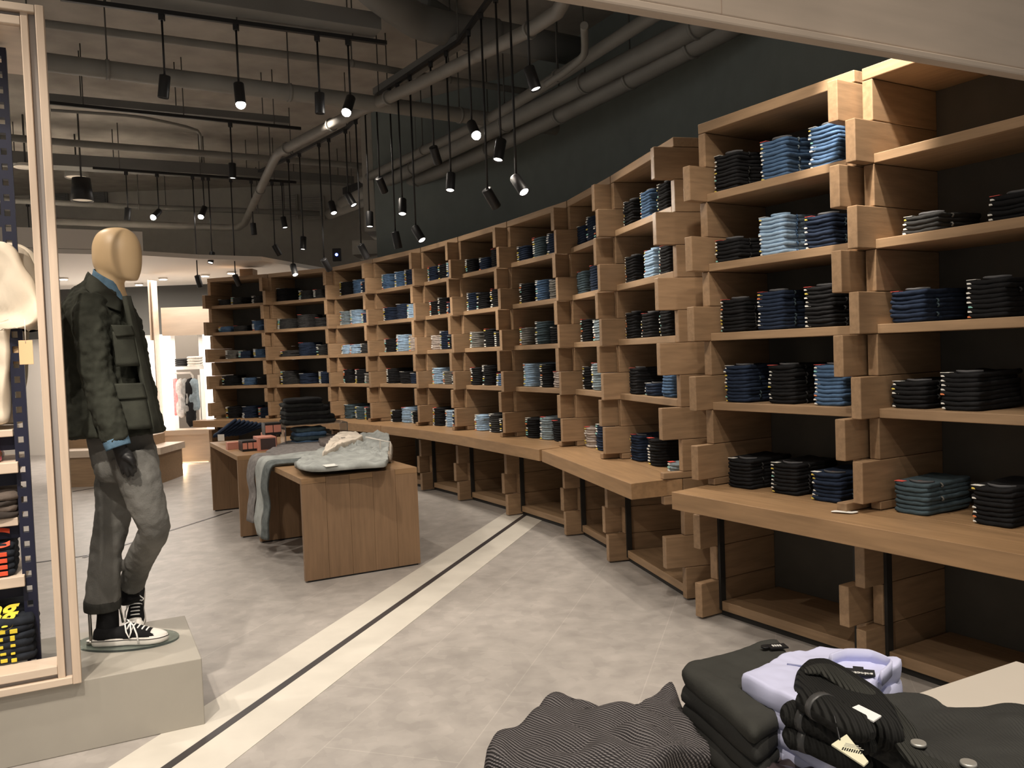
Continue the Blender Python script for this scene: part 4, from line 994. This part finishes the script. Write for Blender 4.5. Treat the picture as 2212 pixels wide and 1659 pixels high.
farr = [(205, 655, 4.02, 32), (215, 720, 4.06, 34), (226, 790, 4.06, 32), (250, 860, 4.04, 28), (275, 915, 4.02, 25)]
mb.rings(limb(farr))
jk = mobj('jacket', mb, cloth('dark_olive_twill', (.036, .038, .03), vscale=14, bscale=200, bump=.2), remesh=.008, disp=.028, dscale=.045)
# surface patches on the jacket (flaps, placket, collar): offset from the torso ellipse
def tor(pxx, pyy, off=.012):
    i = 0
    while i < len(tr_)-2 and pyy > tr_[i+1][0]: i += 1
    a_, b_ = tr_[i], tr_[i+1]; f = max(0, min(1, (pyy-a_[0])/(b_[0]-a_[0])))
    l = a_[1]+(b_[1]-a_[1])*f; r_ = a_[2]+(b_[2]-a_[2])*f; hy = a_[3]+(b_[3]-a_[3])*f
    u = max(-1, min(1, (pxx-(l+r_)/2)/((r_-l)/2)))
    yy = hy*(1-abs(u)**2.3)**(1/2.3)
    return Wy(pxx, pyy, YM-yy-off)
def patch(name, poly, m, th=.02, off=.01, parent=None):
    """poly: 4 px corners tl,tr,br,bl"""
    mb = MB(); N = 8; tl, tr1, br, bl = poly; G = []
    for j in range(N+1):
        row = []
        for i in range(N+1):
            u, v = i/N, j/N
            x = (tl[0]*(1-u)+tr1[0]*u)*(1-v)+(bl[0]*(1-u)+br[0]*u)*v; y = (tl[1]*(1-u)+tr1[1]*u)*(1-v)+(bl[1]*(1-u)+br[1]*u)*v
            row.append(mb.bm.verts.new(tor(x, y, off)))
        G.append(row)
    for j in range(N):
        for i in range(N): mb.bm.faces.new([G[j][i], G[j][i+1], G[j+1][i+1], G[j+1][i]])
    for v in mb.bm.verts: v.co -= MR
    o = mb.obj(name, m, man); sd = o.modifiers.new('s', 'SOLIDIFY'); sd.thickness = th; sd.offset = 0
    for p_ in o.data.polygons: p_.use_smooth = True
    return o
JM2 = cloth('olive_twill_trim', (.043, .045, .036), vscale=14, bscale=200, bump=.2)
patch('pocket_flap', [(240, 702), (280, 704), (287, 724), (250, 727)], JM2, .024, .008)
patch('pocket_flap', [(249, 829), (305, 828), (314, 860), (252, 864)], JM2, .024, .008)
patch('chest_pocket', [(243, 716), (285, 716), (300, 790), (252, 792)], JM2, .02, .003)
patch('lower_pocket', [(250, 850), (312, 848), (326, 925), (256, 930)], JM2, .02, .003)
patch('placket', [(268, 640), (278, 640), (346, 935), (330, 937)], JM2, .02, .007)
# jacket collar
mb = MB()
up_ = [Wy(190, 586, YM+.06), Wy(196, 592, YM-.04), Wy(212, 603, YM-.085), Wy(236, 624, YM-.09), Wy(262, 648, YM-.06)]
cl_ = [Wy(186, 592, YM+.03), Wy(190, 602, YM-.07), Wy(206, 617, YM-.115), Wy(232, 637, YM-.12), Wy(264, 655, YM-.08)]
lo_ = [Wy(178, 612, YM+.0), Wy(184, 622, YM-.12), Wy(200, 636, YM-.17), Wy(226, 658, YM-.165), Wy(262, 672, YM-.12)]
G = [[mb.bm.verts.new(p) for p in catmull(q_, 16, False)] for q_ in (up_, cl_, lo_)]
for j in range(2):
    for i in range(15): mb.bm.faces.new([G[j][i], G[j][i+1], G[j+1][i+1], G[j+1][i]])
o = mobj('jacket_collar', mb, JM2); o.modifiers.new('s', 'SOLIDIFY').thickness = .008
# cuff of denim shirt and the dark hand
mb = MB(); mb.rings(limb([(249, 948, 3.62, 27), (253, 958, 3.62, 27), (256, 966, 3.62, 26)], 20, 1, 3), None, False, False)
o = mobj('shirt_cuff', mb, MATS['denim_shirt']); o.modifiers.new('s', 'SOLIDIFY').thickness = .005
mb = MB()
mb.rings(limb([(254, 955, 3.62, 17), (260, 970, 3.62, 16), (268, 985, 3.63, 20), (275, 1000, 3.64, 21), (280, 1008, 3.65, 16)], 16, .55))
for (x0, y0, x1, y1, x2, y2, r_) in [(263, 997, 263, 1012, 266, 1024, 5), (271, 1003, 273, 1018, 277, 1030, 5.2), (279, 1004, 284, 1018, 287, 1028, 5), (286, 1000, 292, 1010, 294, 1019, 4.4)]:
    mb.rings(limb([(x0, y0, 3.63, r_), (x1, y1, 3.635, r_), (x2, y2, 3.66, r_*.7)], 10))
mb.rings(limb([(270, 986, 3.62, 9), (281, 992, 3.61, 7), (288, 1004, 3.62, 5)], 10))
mobj('hand', mb, mat('black_hand', (.015, .015, .016), .5), remesh=.004)
# jeans
mb = MB()
pel = [(925, 195, 322, .13), (950, 197, 325, .135), (980, 203, 333, .14), (1010, 210, 338, .14), (1035, 225, 335, .12)]
mb.rings(interp_rings([ringh(*h, YM, 28) for h in pel], 3))
mb.rings(limb([(262, 985, 3.97, 50), (252, 1050, 3.96, 44), (246, 1105, 3.95, 38), (236, 1160, 3.93, 34), (228, 1200, 3.91, 32), (225, 1245, 3.89, 33), (222, 1285, 3.88, 36), (221, 1300, 3.88, 37)]))
mb.rings(limb([(285, 985, 3.78, 47), (303, 1040, 3.76, 44), (320, 1095, 3.76, 38), (333, 1140, 3.78, 32), (322, 1170, 3.85, 31), (304, 1205, 3.94, 30), (291, 1240, 4.02, 27), (285, 1265, 4.06, 27)]))
mobj('jeans', mb, cloth('faded_grey_denim', (.15, .147, .137), vscale=5, var=.3, bscale=150), remesh=.008, disp=.013, dscale=.05)
mb = MB(); mb.rings(limb([(221, 1292, 3.88, 37), (221, 1300, 3.88, 38), (222, 1318, 3.88, 37)], 22, 1, 4))
o = mobj('turned_cuff', mb, cloth('dark_grey_denim', (.05, .05, .046)), remesh=.006, disp=.006, dscale=.05)
# dark lower leg / socks
mb = MB(); mb.rings(limb([(231, 1300, 3.88, 22), (233, 1330, 3.88, 22), (232, 1362, 3.88, 24)]))
mobj('sock', mb, DEN['k'])
mb = MB(); mb.rings(limb([(283, 1258, 4.06, 21), (280, 1285, 4.07, 20), (283, 1300, 4.06, 20)]))
mobj('sock', mb, DEN['k'])
# sneaker in local coordinates: toe to +x, 0.30 m long
RUB = mat('white_rubber', (.78, .75, .7), .5); LACE = mat('white_lace', (.85, .84, .82), .8); CAN = cloth('black_canvas', (.014, .014, .015))
def shoe(M, parent):
    sole = [(-.15, -.03), (-.155, 0), (-.15, .03), (-.08, .038), (0, .036), (.09, .05), (.14, .035), (.162, 0), (.14, -.035), (.09, -.05), (0, -.036), (-.08, -.038)]
    def out(name, mb, m):
        for v in mb.bm.verts: v.co = M @ v.co - MR
        for f in mb.bm.faces: f.smooth = True
        return mb.obj(name, m, parent)
    mb = MB(); pillow(mb, sole, .032, edge=.006, n=48, nr=4); out('rubber_sole', mb, RUB)
    mb = MB(); pillow(mb, [(a*1.003, b*1.015) for a, b in sole], .003, edge=.001, n=48, nr=2, z0=.022); out('sole_stripe', mb, CAN)
    rr = []
    for x, w, h in [(-.148, .012, .05), (-.142, .028, .072), (-.11, .035, .078), (-.07, .036, .07), (-.03, .035, .076), (.0, .036, .085), (.03, .038, .078), (.06, .043, .065), (.09, .045, .053), (.12, .038, .045), (.145, .02, .038)]:
        rr.append([Vector((x, w*math.copysign(abs(math.cos(a))**.8, math.cos(a)), .028+(h-.028)*math.copysign(abs(math.sin(a))**.8, math.sin(a)) if math.sin(a) > 0 else .026)) for a in [2*math.pi*k/20 for k in range(20)]])
    mb = MB(); mb.rings(interp_rings(rr, 3)); out('canvas_upper', mb, CAN)
    rr = []
    for x, w, h in [(.094, .047, .055), (.12, .0415, .049), (.142, .026, .042), (.155, .008, .036)]:
        rr.append([Vector((x, w*math.cos(a), .024+(h-.024)*max(0, math.sin(a)))) for a in [2*math.pi*k/20 for k in range(20)]])
    mb = MB(); mb.rings(interp_rings(rr, 3)); out('toe_cap', mb, RUB)
    mb = MB()
    for k, x in enumerate((.0, .018, .036, .054, .072)):
        z = .088-.0065*k-.004
        s_ = (.028, z-.014), (.018, z+.001), (0, z+.005)
        mb.tube([(x, -.03, z-.016), (x+.004, -.018, z-.001), (x+.007, 0, z+.004), (x+.004, .018, z-.001), (x, .03, z-.016)], .0036, n=6)
    mb.tube([(0, 0, .092), (-.01, -.025, .09), (.0, -.044, .06), (.012, -.047, .035), (.02, -.044, .06), (.01, -.02, .092)], .0035, n=6)
    mb.tube([(0, 0, .092), (.025, -.03, .085), (.045, -.05, .05), (.052, -.055, .01)], .0035, n=6)
    mb.tube([(0, 0, .092), (-.015, .02, .095), (-.005, .04, .075), (.01, .03, .08)], .0035, n=6)
    out('laces', mb, LACE)
p = Wz(282, 1389, .31)
shoe(Matrix.Translation((p.x, p.y, .312)) @ Matrix.Rotation(.1, 4, 'Z') @ Matrix.Scale(1.08, 4), man)
p = Wz(292, 1345, .31)
shoe(Matrix.Translation((p.x+.0, p.y+.03, .37)) @ Matrix.Rotation(math.radians(-72), 4, 'Z') @ Matrix.Rotation(math.radians(38), 4, 'Y') @ Matrix.Scale(.95, 4), man)
# glass base and support rod
mb = MB(); gp = Wz(277, 1383, .305)
pts = [(gp.x+.235*math.cos(a), gp.y+.15*math.sin(a)) for a in [2*math.pi*k/56 for k in range(56)]]
mb.prism(pts, .3005, .3105)
for v in mb.bm.verts: v.co -= MR
mb.obj('glass_base', GLASS, man)
a = Wz(197, 1392, .31)
mb = MB().tube([(a.x-.02, a.y, .311), (a.x+.002, a.y, .312), (a.x, a.y, .34), (a.x-.01, a.y+.02, .5), (a.x-.012, a.y+.05, .56)], .008, n=10)
mb.tube([(a.x, a.y, .311), (a.x, a.y, .33)], .02, n=12)
a2 = Wy(260, 1270, 3.98); b2 = Wy(266, 1345, 3.95)
mb.tube([a2, Wy(259, 1310, 3.96), b2], .006, n=8)
for v in mb.bm.verts: v.co -= MR
mb.obj('support_rod', STEEL, man)
# ------------------------------------------------------------------ foreground tables and garments
FZ = .88
A = Wz(1515, 1650, FZ); B = Wz(2195, 1427, FZ); dd = (B-A).normalized(); pn = Vector((dd.y, -dd.x, 0))
if pn.y > 0: pn = -pn
rz = math.atan2(dd.y, dd.x); Lh = (B-A).length
t = empty('display_table', (A.x, A.y, 0), rz, 'cream topped display table in the right foreground under folded clothes', 'table')
MB().box(-.06, Lh, -.95, 0, FZ-.035, FZ, bev=.003).obj('table_top', TOPW, t)
for x_, y_ in ((0.0, -.06), (Lh-.08, -.06), (0.0, -.9), (Lh-.08, -.9)): MB().box(x_, x_+.05, y_, y_+.05, 0, FZ-.036).obj('leg', CREAMP, t)
def wpoly(pxs, z): return [Wz(x, y, z) for x, y in pxs]
def near_soft(name, pxs, zref, z, h, m, label, cat, group=None, parts=None, **k):
    pts = wpoly(pxs, zref); c = sum(pts, Vector())/len(pts)
    kk = dict(n=110, nr=16, amp=.006, ns=12); kk.update(k)
    mb = MB(); pillow(mb, [(p.x-c.x, p.y-c.y) for p in pts], h, **kk)
    return tag(mb.obj(name, m, None, (c.x, c.y, z)), label, cat, group)
CH = cloth('charcoal_twill', (.05, .05, .045), vscale=20, bscale=260, bump=.15, var=.08)
CHK = cloth('charcoal_twill_dark', (.035, .035, .033), vscale=20, bscale=260, bump=.15, var=.08)
q4 = [(1468, 1440), (1480, 1424), (1560, 1405), (1642, 1376), (1680, 1374), (1706, 1398), (1722, 1425), (1715, 1465), (1690, 1520), (1640, 1562), (1622, 1562), (1560, 1512), (1500, 1465)]
NP = 5
for k in range(NP):
    zt = FZ+.003+.0295*k
    dxx = [(-8), -4, 6, 0, 0][k]
    o = near_soft('folded_trousers', [(x+dxx, y) for x, y in q4], FZ+.158, zt, .036, CH if k == NP-1 else CHK, 'charcoal folded trousers in the foreground pile, %s from the bottom' % ORD[k+1], 'trousers', 'charcoal trousers pile in the foreground', seed=k+2, edge=.016, amp=.009, ns=11, amp2=.004, ns2=28)
p = Wz(1679, 1393, FZ+.165); lo = p-o.location
lb = MB().box(-.017, .017, -.011, .011, 0, .0025).obj('waist_label', BLACK, o, (lo.x, lo.y, .04), .1)
for q_ in range(4): MB().box(-.0015, .0015, -.004, .004, 0, .0006).obj('label_mark', STK[0], o, (lo.x-.008+.0045*q_, lo.y, .0426), .1)
p = Wz(1653, 1393, FZ+.165); lo = p-o.location
MB().tube([(0, 0, 0), (0, 0, .003)], .008, n=16).obj('button', BLACK, o, (lo.x, lo.y, .039))
# lavender shirts
LV = cloth('pale_lavender_cotton', (.60, .62, .84), vscale=5, var=.04, bump=.1, bscale=30)
s4 = [(1603, 1468), (1612, 1458), (1690, 1424), (1765, 1404), (1785, 1405), (1860, 1420), (1942, 1436), (1944, 1446), (1880, 1495), (1790, 1556), (1775, 1556), (1700, 1520), (1630, 1488)]
for k in range(6):
    o = near_soft('folded_shirt', [(x+[6, -4, 8, 3, 6, 0][k], y) for x, y in s4], FZ+.175, FZ+.014+.0275*k, .031, LV, 'pale lavender folded shirt in the foreground stack, %s from bottom' % ORD[k+1], 'shirt', 'lavender shirts in the foreground', seed=k+21, edge=.007, amp=.012, ns=13, amp2=.006, ns2=30)
def on(o, x, y, z): p = Wz(x, y, z); return p-o.location
zs = FZ+.014+.0275*5+.031
lo = on(o, 1875, 1447, zs+.006)
mb = MB()
cpt = [on(o, *c_, zs+.006) for c_ in [(1795, 1432), (1830, 1420), (1880, 1422), (1915, 1436), (1928, 1446), (1915, 1462), (1905, 1470)]]
cc = catmull([(c_.x, c_.y, .034) for c_ in cpt], 30, False)
mb.rings([[p_+Vector((0, 0, -.006)), p_+Vector((0, -.002, .016)), p_+Vector((0, .004, .017)), p_+Vector((.0, .016, -.002))] for p_ in cc]); mb.obj('collar', LV, o)
ll = on(o, 1855, 1455, zs+.004)
MB().box(-.024, .024, -.012, .012, 0, .002).box(-.008, .008, .012, .022, 0, .002).obj('neck_label', mat('black_woven_label', (.015, .015, .017), .7), o, (ll.x, ll.y, .0365), -.35)
link('label_text', text_mesh('selected', .012, .0003, STK[0]), o, (ll.x, ll.y-.003, .0387), -.35+math.pi)
mb = MB(); bp_ = [on(o, *c_, zs+.004) for c_ in [(1700, 1432), (1740, 1437), (1790, 1444), (1820, 1450)]]
mb.tube([(p_.x, p_.y, .033) for p_ in bp_], .0016, n=6).obj('placket_seam', mat('shirt_seam_shadow', (.3, .32, .5), .9), o)
# black ribbed cardigans
RIB = cloth('black_rib_knit', (.02, .02, .019), wave=42, bump=.9, stretch=(1, .25, 1), var=.2)
KN = cloth('charcoal_fine_knit', (.045, .045, .042), wave=95, bump=.5, stretch=(.6, 1, 1), var=.18, vscale=12)
cbase = [(1668, 1560), (1690, 1520), (1750, 1505), (1850, 1520), (1960, 1560), (2100, 1560), (2260, 1570), (2260, 1700), (2050, 1720), (1880, 1660), (1760, 1610), (1690, 1590)]
near_soft('folded_cardigan', cbase, FZ+.03, FZ+.003, .05, RIB, 'black ribbed cardigan at the bottom of the foreground pile', 'cardigan', 'black cardigans in the foreground', seed=41, amp=.012, ns=9)
near_soft('folded_cardigan', [(x+12, y-18) for x, y in cbase], FZ+.09, FZ+.052, .05, RIB, 'black ribbed cardigan in the middle of the foreground pile', 'cardigan', 'black cardigans in the foreground', seed=45, amp=.012, ns=9)
top = near_soft('folded_cardigan', [(1800, 1478), (1850, 1476), (1900, 1474), (1960, 1476), (2010, 1492), (2050, 1512), (2120, 1512), (2260, 1505), (2270, 1640), (2180, 1690), (2080, 1680), (1985, 1640), (1955, 1600), (1930, 1580), (1870, 1545), (1820, 1520)],
                FZ+.175, FZ+.105, .06, KN, 'open charcoal cardigan with silver buttons on top of pile', 'cardigan', 'black cardigans in the foreground', seed=49, amp=.01, ns=9, amp2=.012, ns2=14)
TH = FZ+.15
def on3(x, y, z=TH): return Wz(x, y, z)-top.location
fp = [Wz(x, y, FZ+.18) for x, y in [(1712, 1492), (1716, 1460), (1738, 1438), (1780, 1434), (1840, 1468), (1900, 1508), (1950, 1556), (1958, 1598), (1900, 1588), (1840, 1568), (1780, 1545), (1730, 1522)]]
fc_ = sum(fp, Vector())/len(fp)
mb = MB(); pillow(mb, [(p_.x-fc_.x, p_.y-fc_.y) for p_ in fp], .05, edge=.024, n=90, nr=10, amp=.006, ns=10, seed=5, M=Matrix.Translation((fc_.x-top.location.x, fc_.y-top.location.y, FZ+.15-top.location.z)))
mb.obj('ribbed_front_band', RIB, top)
mb = MB()
pth = [on3(*c_, z_) for c_, z_ in [((1738, 1450), FZ+.2), ((1785, 1447), FZ+.205), ((1850, 1488), FZ+.2), ((1910, 1530), FZ+.19), ((1950, 1575), FZ+.18), ((1962, 1610), FZ+.17), ((1992, 1645), FZ+.165), ((2080, 1672), FZ+.165)]]
mb.tube(catmull(pth, 60, False), [.008, .012, .014, .016]+[.018]*56, n=16, flat=.4).obj('lapel_edge', cloth('charcoal_rib_edge', (.045, .045, .04), wave=60, bump=.8, stretch=(1, .3, 1)), top)
SIL = mat('silver_button', (.55, .54, .5), .45, metal=.7)
for c_ in ((1984, 1609), (2092, 1652)):
    p_ = on3(*c_, FZ+.176); MB().tube([(0, 0, 0), (0, 0, .004)], [.0105, .0095], n=20).obj('button', SIL, top, p_)
for k, (pt, lab) in enumerate([([(1735, 1505), (1775, 1528), (1830, 1560), (1885, 1590)], 0), ([(1688, 1535), (1745, 1552), (1810, 1580), (1890, 1618)], 1), ([(1690, 1585), (1745, 1595), (1800, 1620), (1880, 1655)], 2)]):
    zz = FZ+.2-.03*k; P_ = [Wz(*c_, zz) for c_ in pt]; o0 = P_[0]
    mb = MB().tube(catmull([q_-o0 for q_ in P_], 30, False), [.004, .014, .02]+[.024]*20+[.024, .022, .02, .018, .014, .01, .006], n=18, flat=.8)
    tag(mb.obj('cardigan_cuff', RIB, None, o0), ['uppermost black ribbed cuff fold left of white tag', 'middle black ribbed cuff fold beside lavender shirts', 'lowest black ribbed cuff fold above the puffer jacket'][k], 'cardigan', 'black cardigans in the foreground')
    bb = P_[1]-o0; bt = (P_[2]-P_[0]).normalized()
    MB().tube([bb-bt*.006, bb+bt*.006], .0255 if k else .025, n=18, flat=.82).obj('care_band', mat('dark_satin_band', (.06, .06, .06), .4), bpy.data.objects[[o_.name for o_ in C.objects if o_.name.startswith('cardigan_cuff')][-1]])
def flat_tag(pxs, z, m, label, parts=None):
    P_ = wpoly(pxs, z); c = sum(P_, Vector())/4
    mb = MB().prism([(p_.x-c.x, p_.y-c.y) for p_ in P_], 0, .002)
    return tag(mb.obj('price_tag', m, None, (c.x, c.y, z)), label, 'tag', 'paper tags in the foreground')
flat_tag([(1831, 1535), (1887, 1561), (1904, 1549), (1855, 1525)], FZ+.212, mat('white_paper_tag', (.9, .9, .9), .5), 'blank white paper tag on the black cardigans')
ct = flat_tag([(1796, 1611), (1866, 1657), (1876, 1648), (1829, 1589)], FZ+.195, mat('cream_paper_tag', (.8, .78, .58), .5), 'cream tag with barcode hanging from the cardigans')
mb = MB()
for k in range(9): mb.box(-.012+.0028*k, -.012+.0028*k+.0014, -.004, .004, .0021, .0026)
mb.obj('barcode', BLACK, ct).rotation_euler = (0, 0, -.6)
mb = MB()
for k in range(3): mb.box(-.012, .012-.004*k, .008+.004*k, .0095+.004*k, .0021, .0025)
mb.obj('printed_lines', mat('tag_grey_ink', (.45, .44, .38), .8), ct).rotation_euler = (0, 0, -.6)
p0 = Wz(1814, 1598, FZ+.198); P_ = [Vector((0, 0, 0)), Wz(1808, 1570, FZ+.2)-p0, Wz(1803, 1550, FZ+.212)-p0, Wz(1800, 1535, FZ+.21)-p0]
tag(MB().tube(P_, .0012, n=6).obj('tag_string', BLACK, None, p0), 'thin black cord holding the cream tag', 'string')
# puffer jacket
PUF = mat('dark_plum_nylon', (.07, .052, .058), .3, bump=.6, bscale=22, spec=.7, coat=.3)
near_soft('puffer_jacket', [(1600, 1690), (1632, 1650), (1665, 1628), (1710, 1617), (1770, 1622), (1830, 1640), (1880, 1668), (1900, 1720), (1750, 1760), (1620, 1740)], FZ+.06, FZ+.002, .078, PUF,
          'glossy dark plum puffer jacket at the bottom edge', 'jacket', seed=61, amp=.012, ns=20, amp2=.016, ns2=30, crown=.008)
# second stand with grey knit
kp = [(1040, 1690), (1060, 1630), (1110, 1600), (1185, 1545), (1215, 1535), (1300, 1552), (1350, 1545), (1385, 1547), (1430, 1525), (1458, 1517), (1480, 1560), (1530, 1595), (1565, 1630), (1540, 1648), (1490, 1665), (1400, 1720), (1200, 1740)]
KNM = bpy.data.materials.new('grey_dotted_ridge_knit'); KNM.use_nodes = True; nt = KNM.node_tree; bs = nt.nodes['Principled BSDF']; bs.inputs['Roughness'].default_value = .95; bs.inputs['Specular IOR Level'].default_value = .1
tc = nt.nodes.new('ShaderNodeTexCoord')
def wavn(scale, dist, dirn):
    w = nt.nodes.new('ShaderNodeTexWave'); w.bands_direction = dirn; w.inputs['Scale'].default_value = scale; w.inputs['Distortion'].default_value = dist; w.inputs['Detail Scale'].default_value = .25; w.inputs['Detail'].default_value = 1
    nt.links.new(tc.outputs['Object'], w.inputs['Vector']); return w
wa, wb_ = wavn(75, 9, 'DIAGONAL'), wavn(120, 9, 'Y')
mm = nt.nodes.new('ShaderNodeMath'); mm.operation = 'MULTIPLY'; nt.links.new(wa.outputs['Fac'], mm.inputs[0]); nt.links.new(wb_.outputs['Fac'], mm.inputs[1])
ma = nt.nodes.new('ShaderNodeMath'); ma.operation = 'MULTIPLY_ADD'; nt.links.new(wa.outputs['Fac'], ma.inputs[0]); ma.inputs[1].default_value = .45; nt.links.new(mm.outputs[0], ma.inputs[2])
cr = nt.nodes.new('ShaderNodeValToRGB'); nt.links.new(ma.outputs[0], cr.inputs[0]); cr.color_ramp.elements[0].position = .12; cr.color_ramp.elements[0].color = (.04, .037, .038, 1); cr.color_ramp.elements[1].position = 1; cr.color_ramp.elements[1].color = (.27, .25, .25, 1)
e_ = cr.color_ramp.elements.new(.5); e_.color = (.125, .115, .118, 1)
nt.links.new(cr.outputs[0], bs.inputs['Base Color']); bp2 = nt.nodes.new('ShaderNodeBump'); bp2.inputs['Strength'].default_value = .8; bp2.inputs['Distance'].default_value = .003; nt.links.new(wa.outputs['Fac'], bp2.inputs['Height']); nt.links.new(bp2.outputs[0], bs.inputs['Normal'])
ks = wpoly(kp, FZ+.04); c = sum(ks, Vector())/len(ks)
t = empty('display_stand', (c.x+.0, c.y-.1, 0), rz, 'cream display stand under the grey knit sweater', 'stand')
MB().box(-.16, .14, -.16, .1, FZ-.035, FZ).obj('stand_top', TOPW, t); MB().box(-.04, .04, -.04, .04, 0, FZ-.036).obj('post', CREAMP, t)
near_soft('knit_sweater', kp, FZ+.04, FZ+.002, .075, KNM, 'grey and black ridged knit sweater in the centre foreground', 'sweater', seed=71, amp=.03, ns=7, amp2=.035, ns2=12, nr=22, n=150)
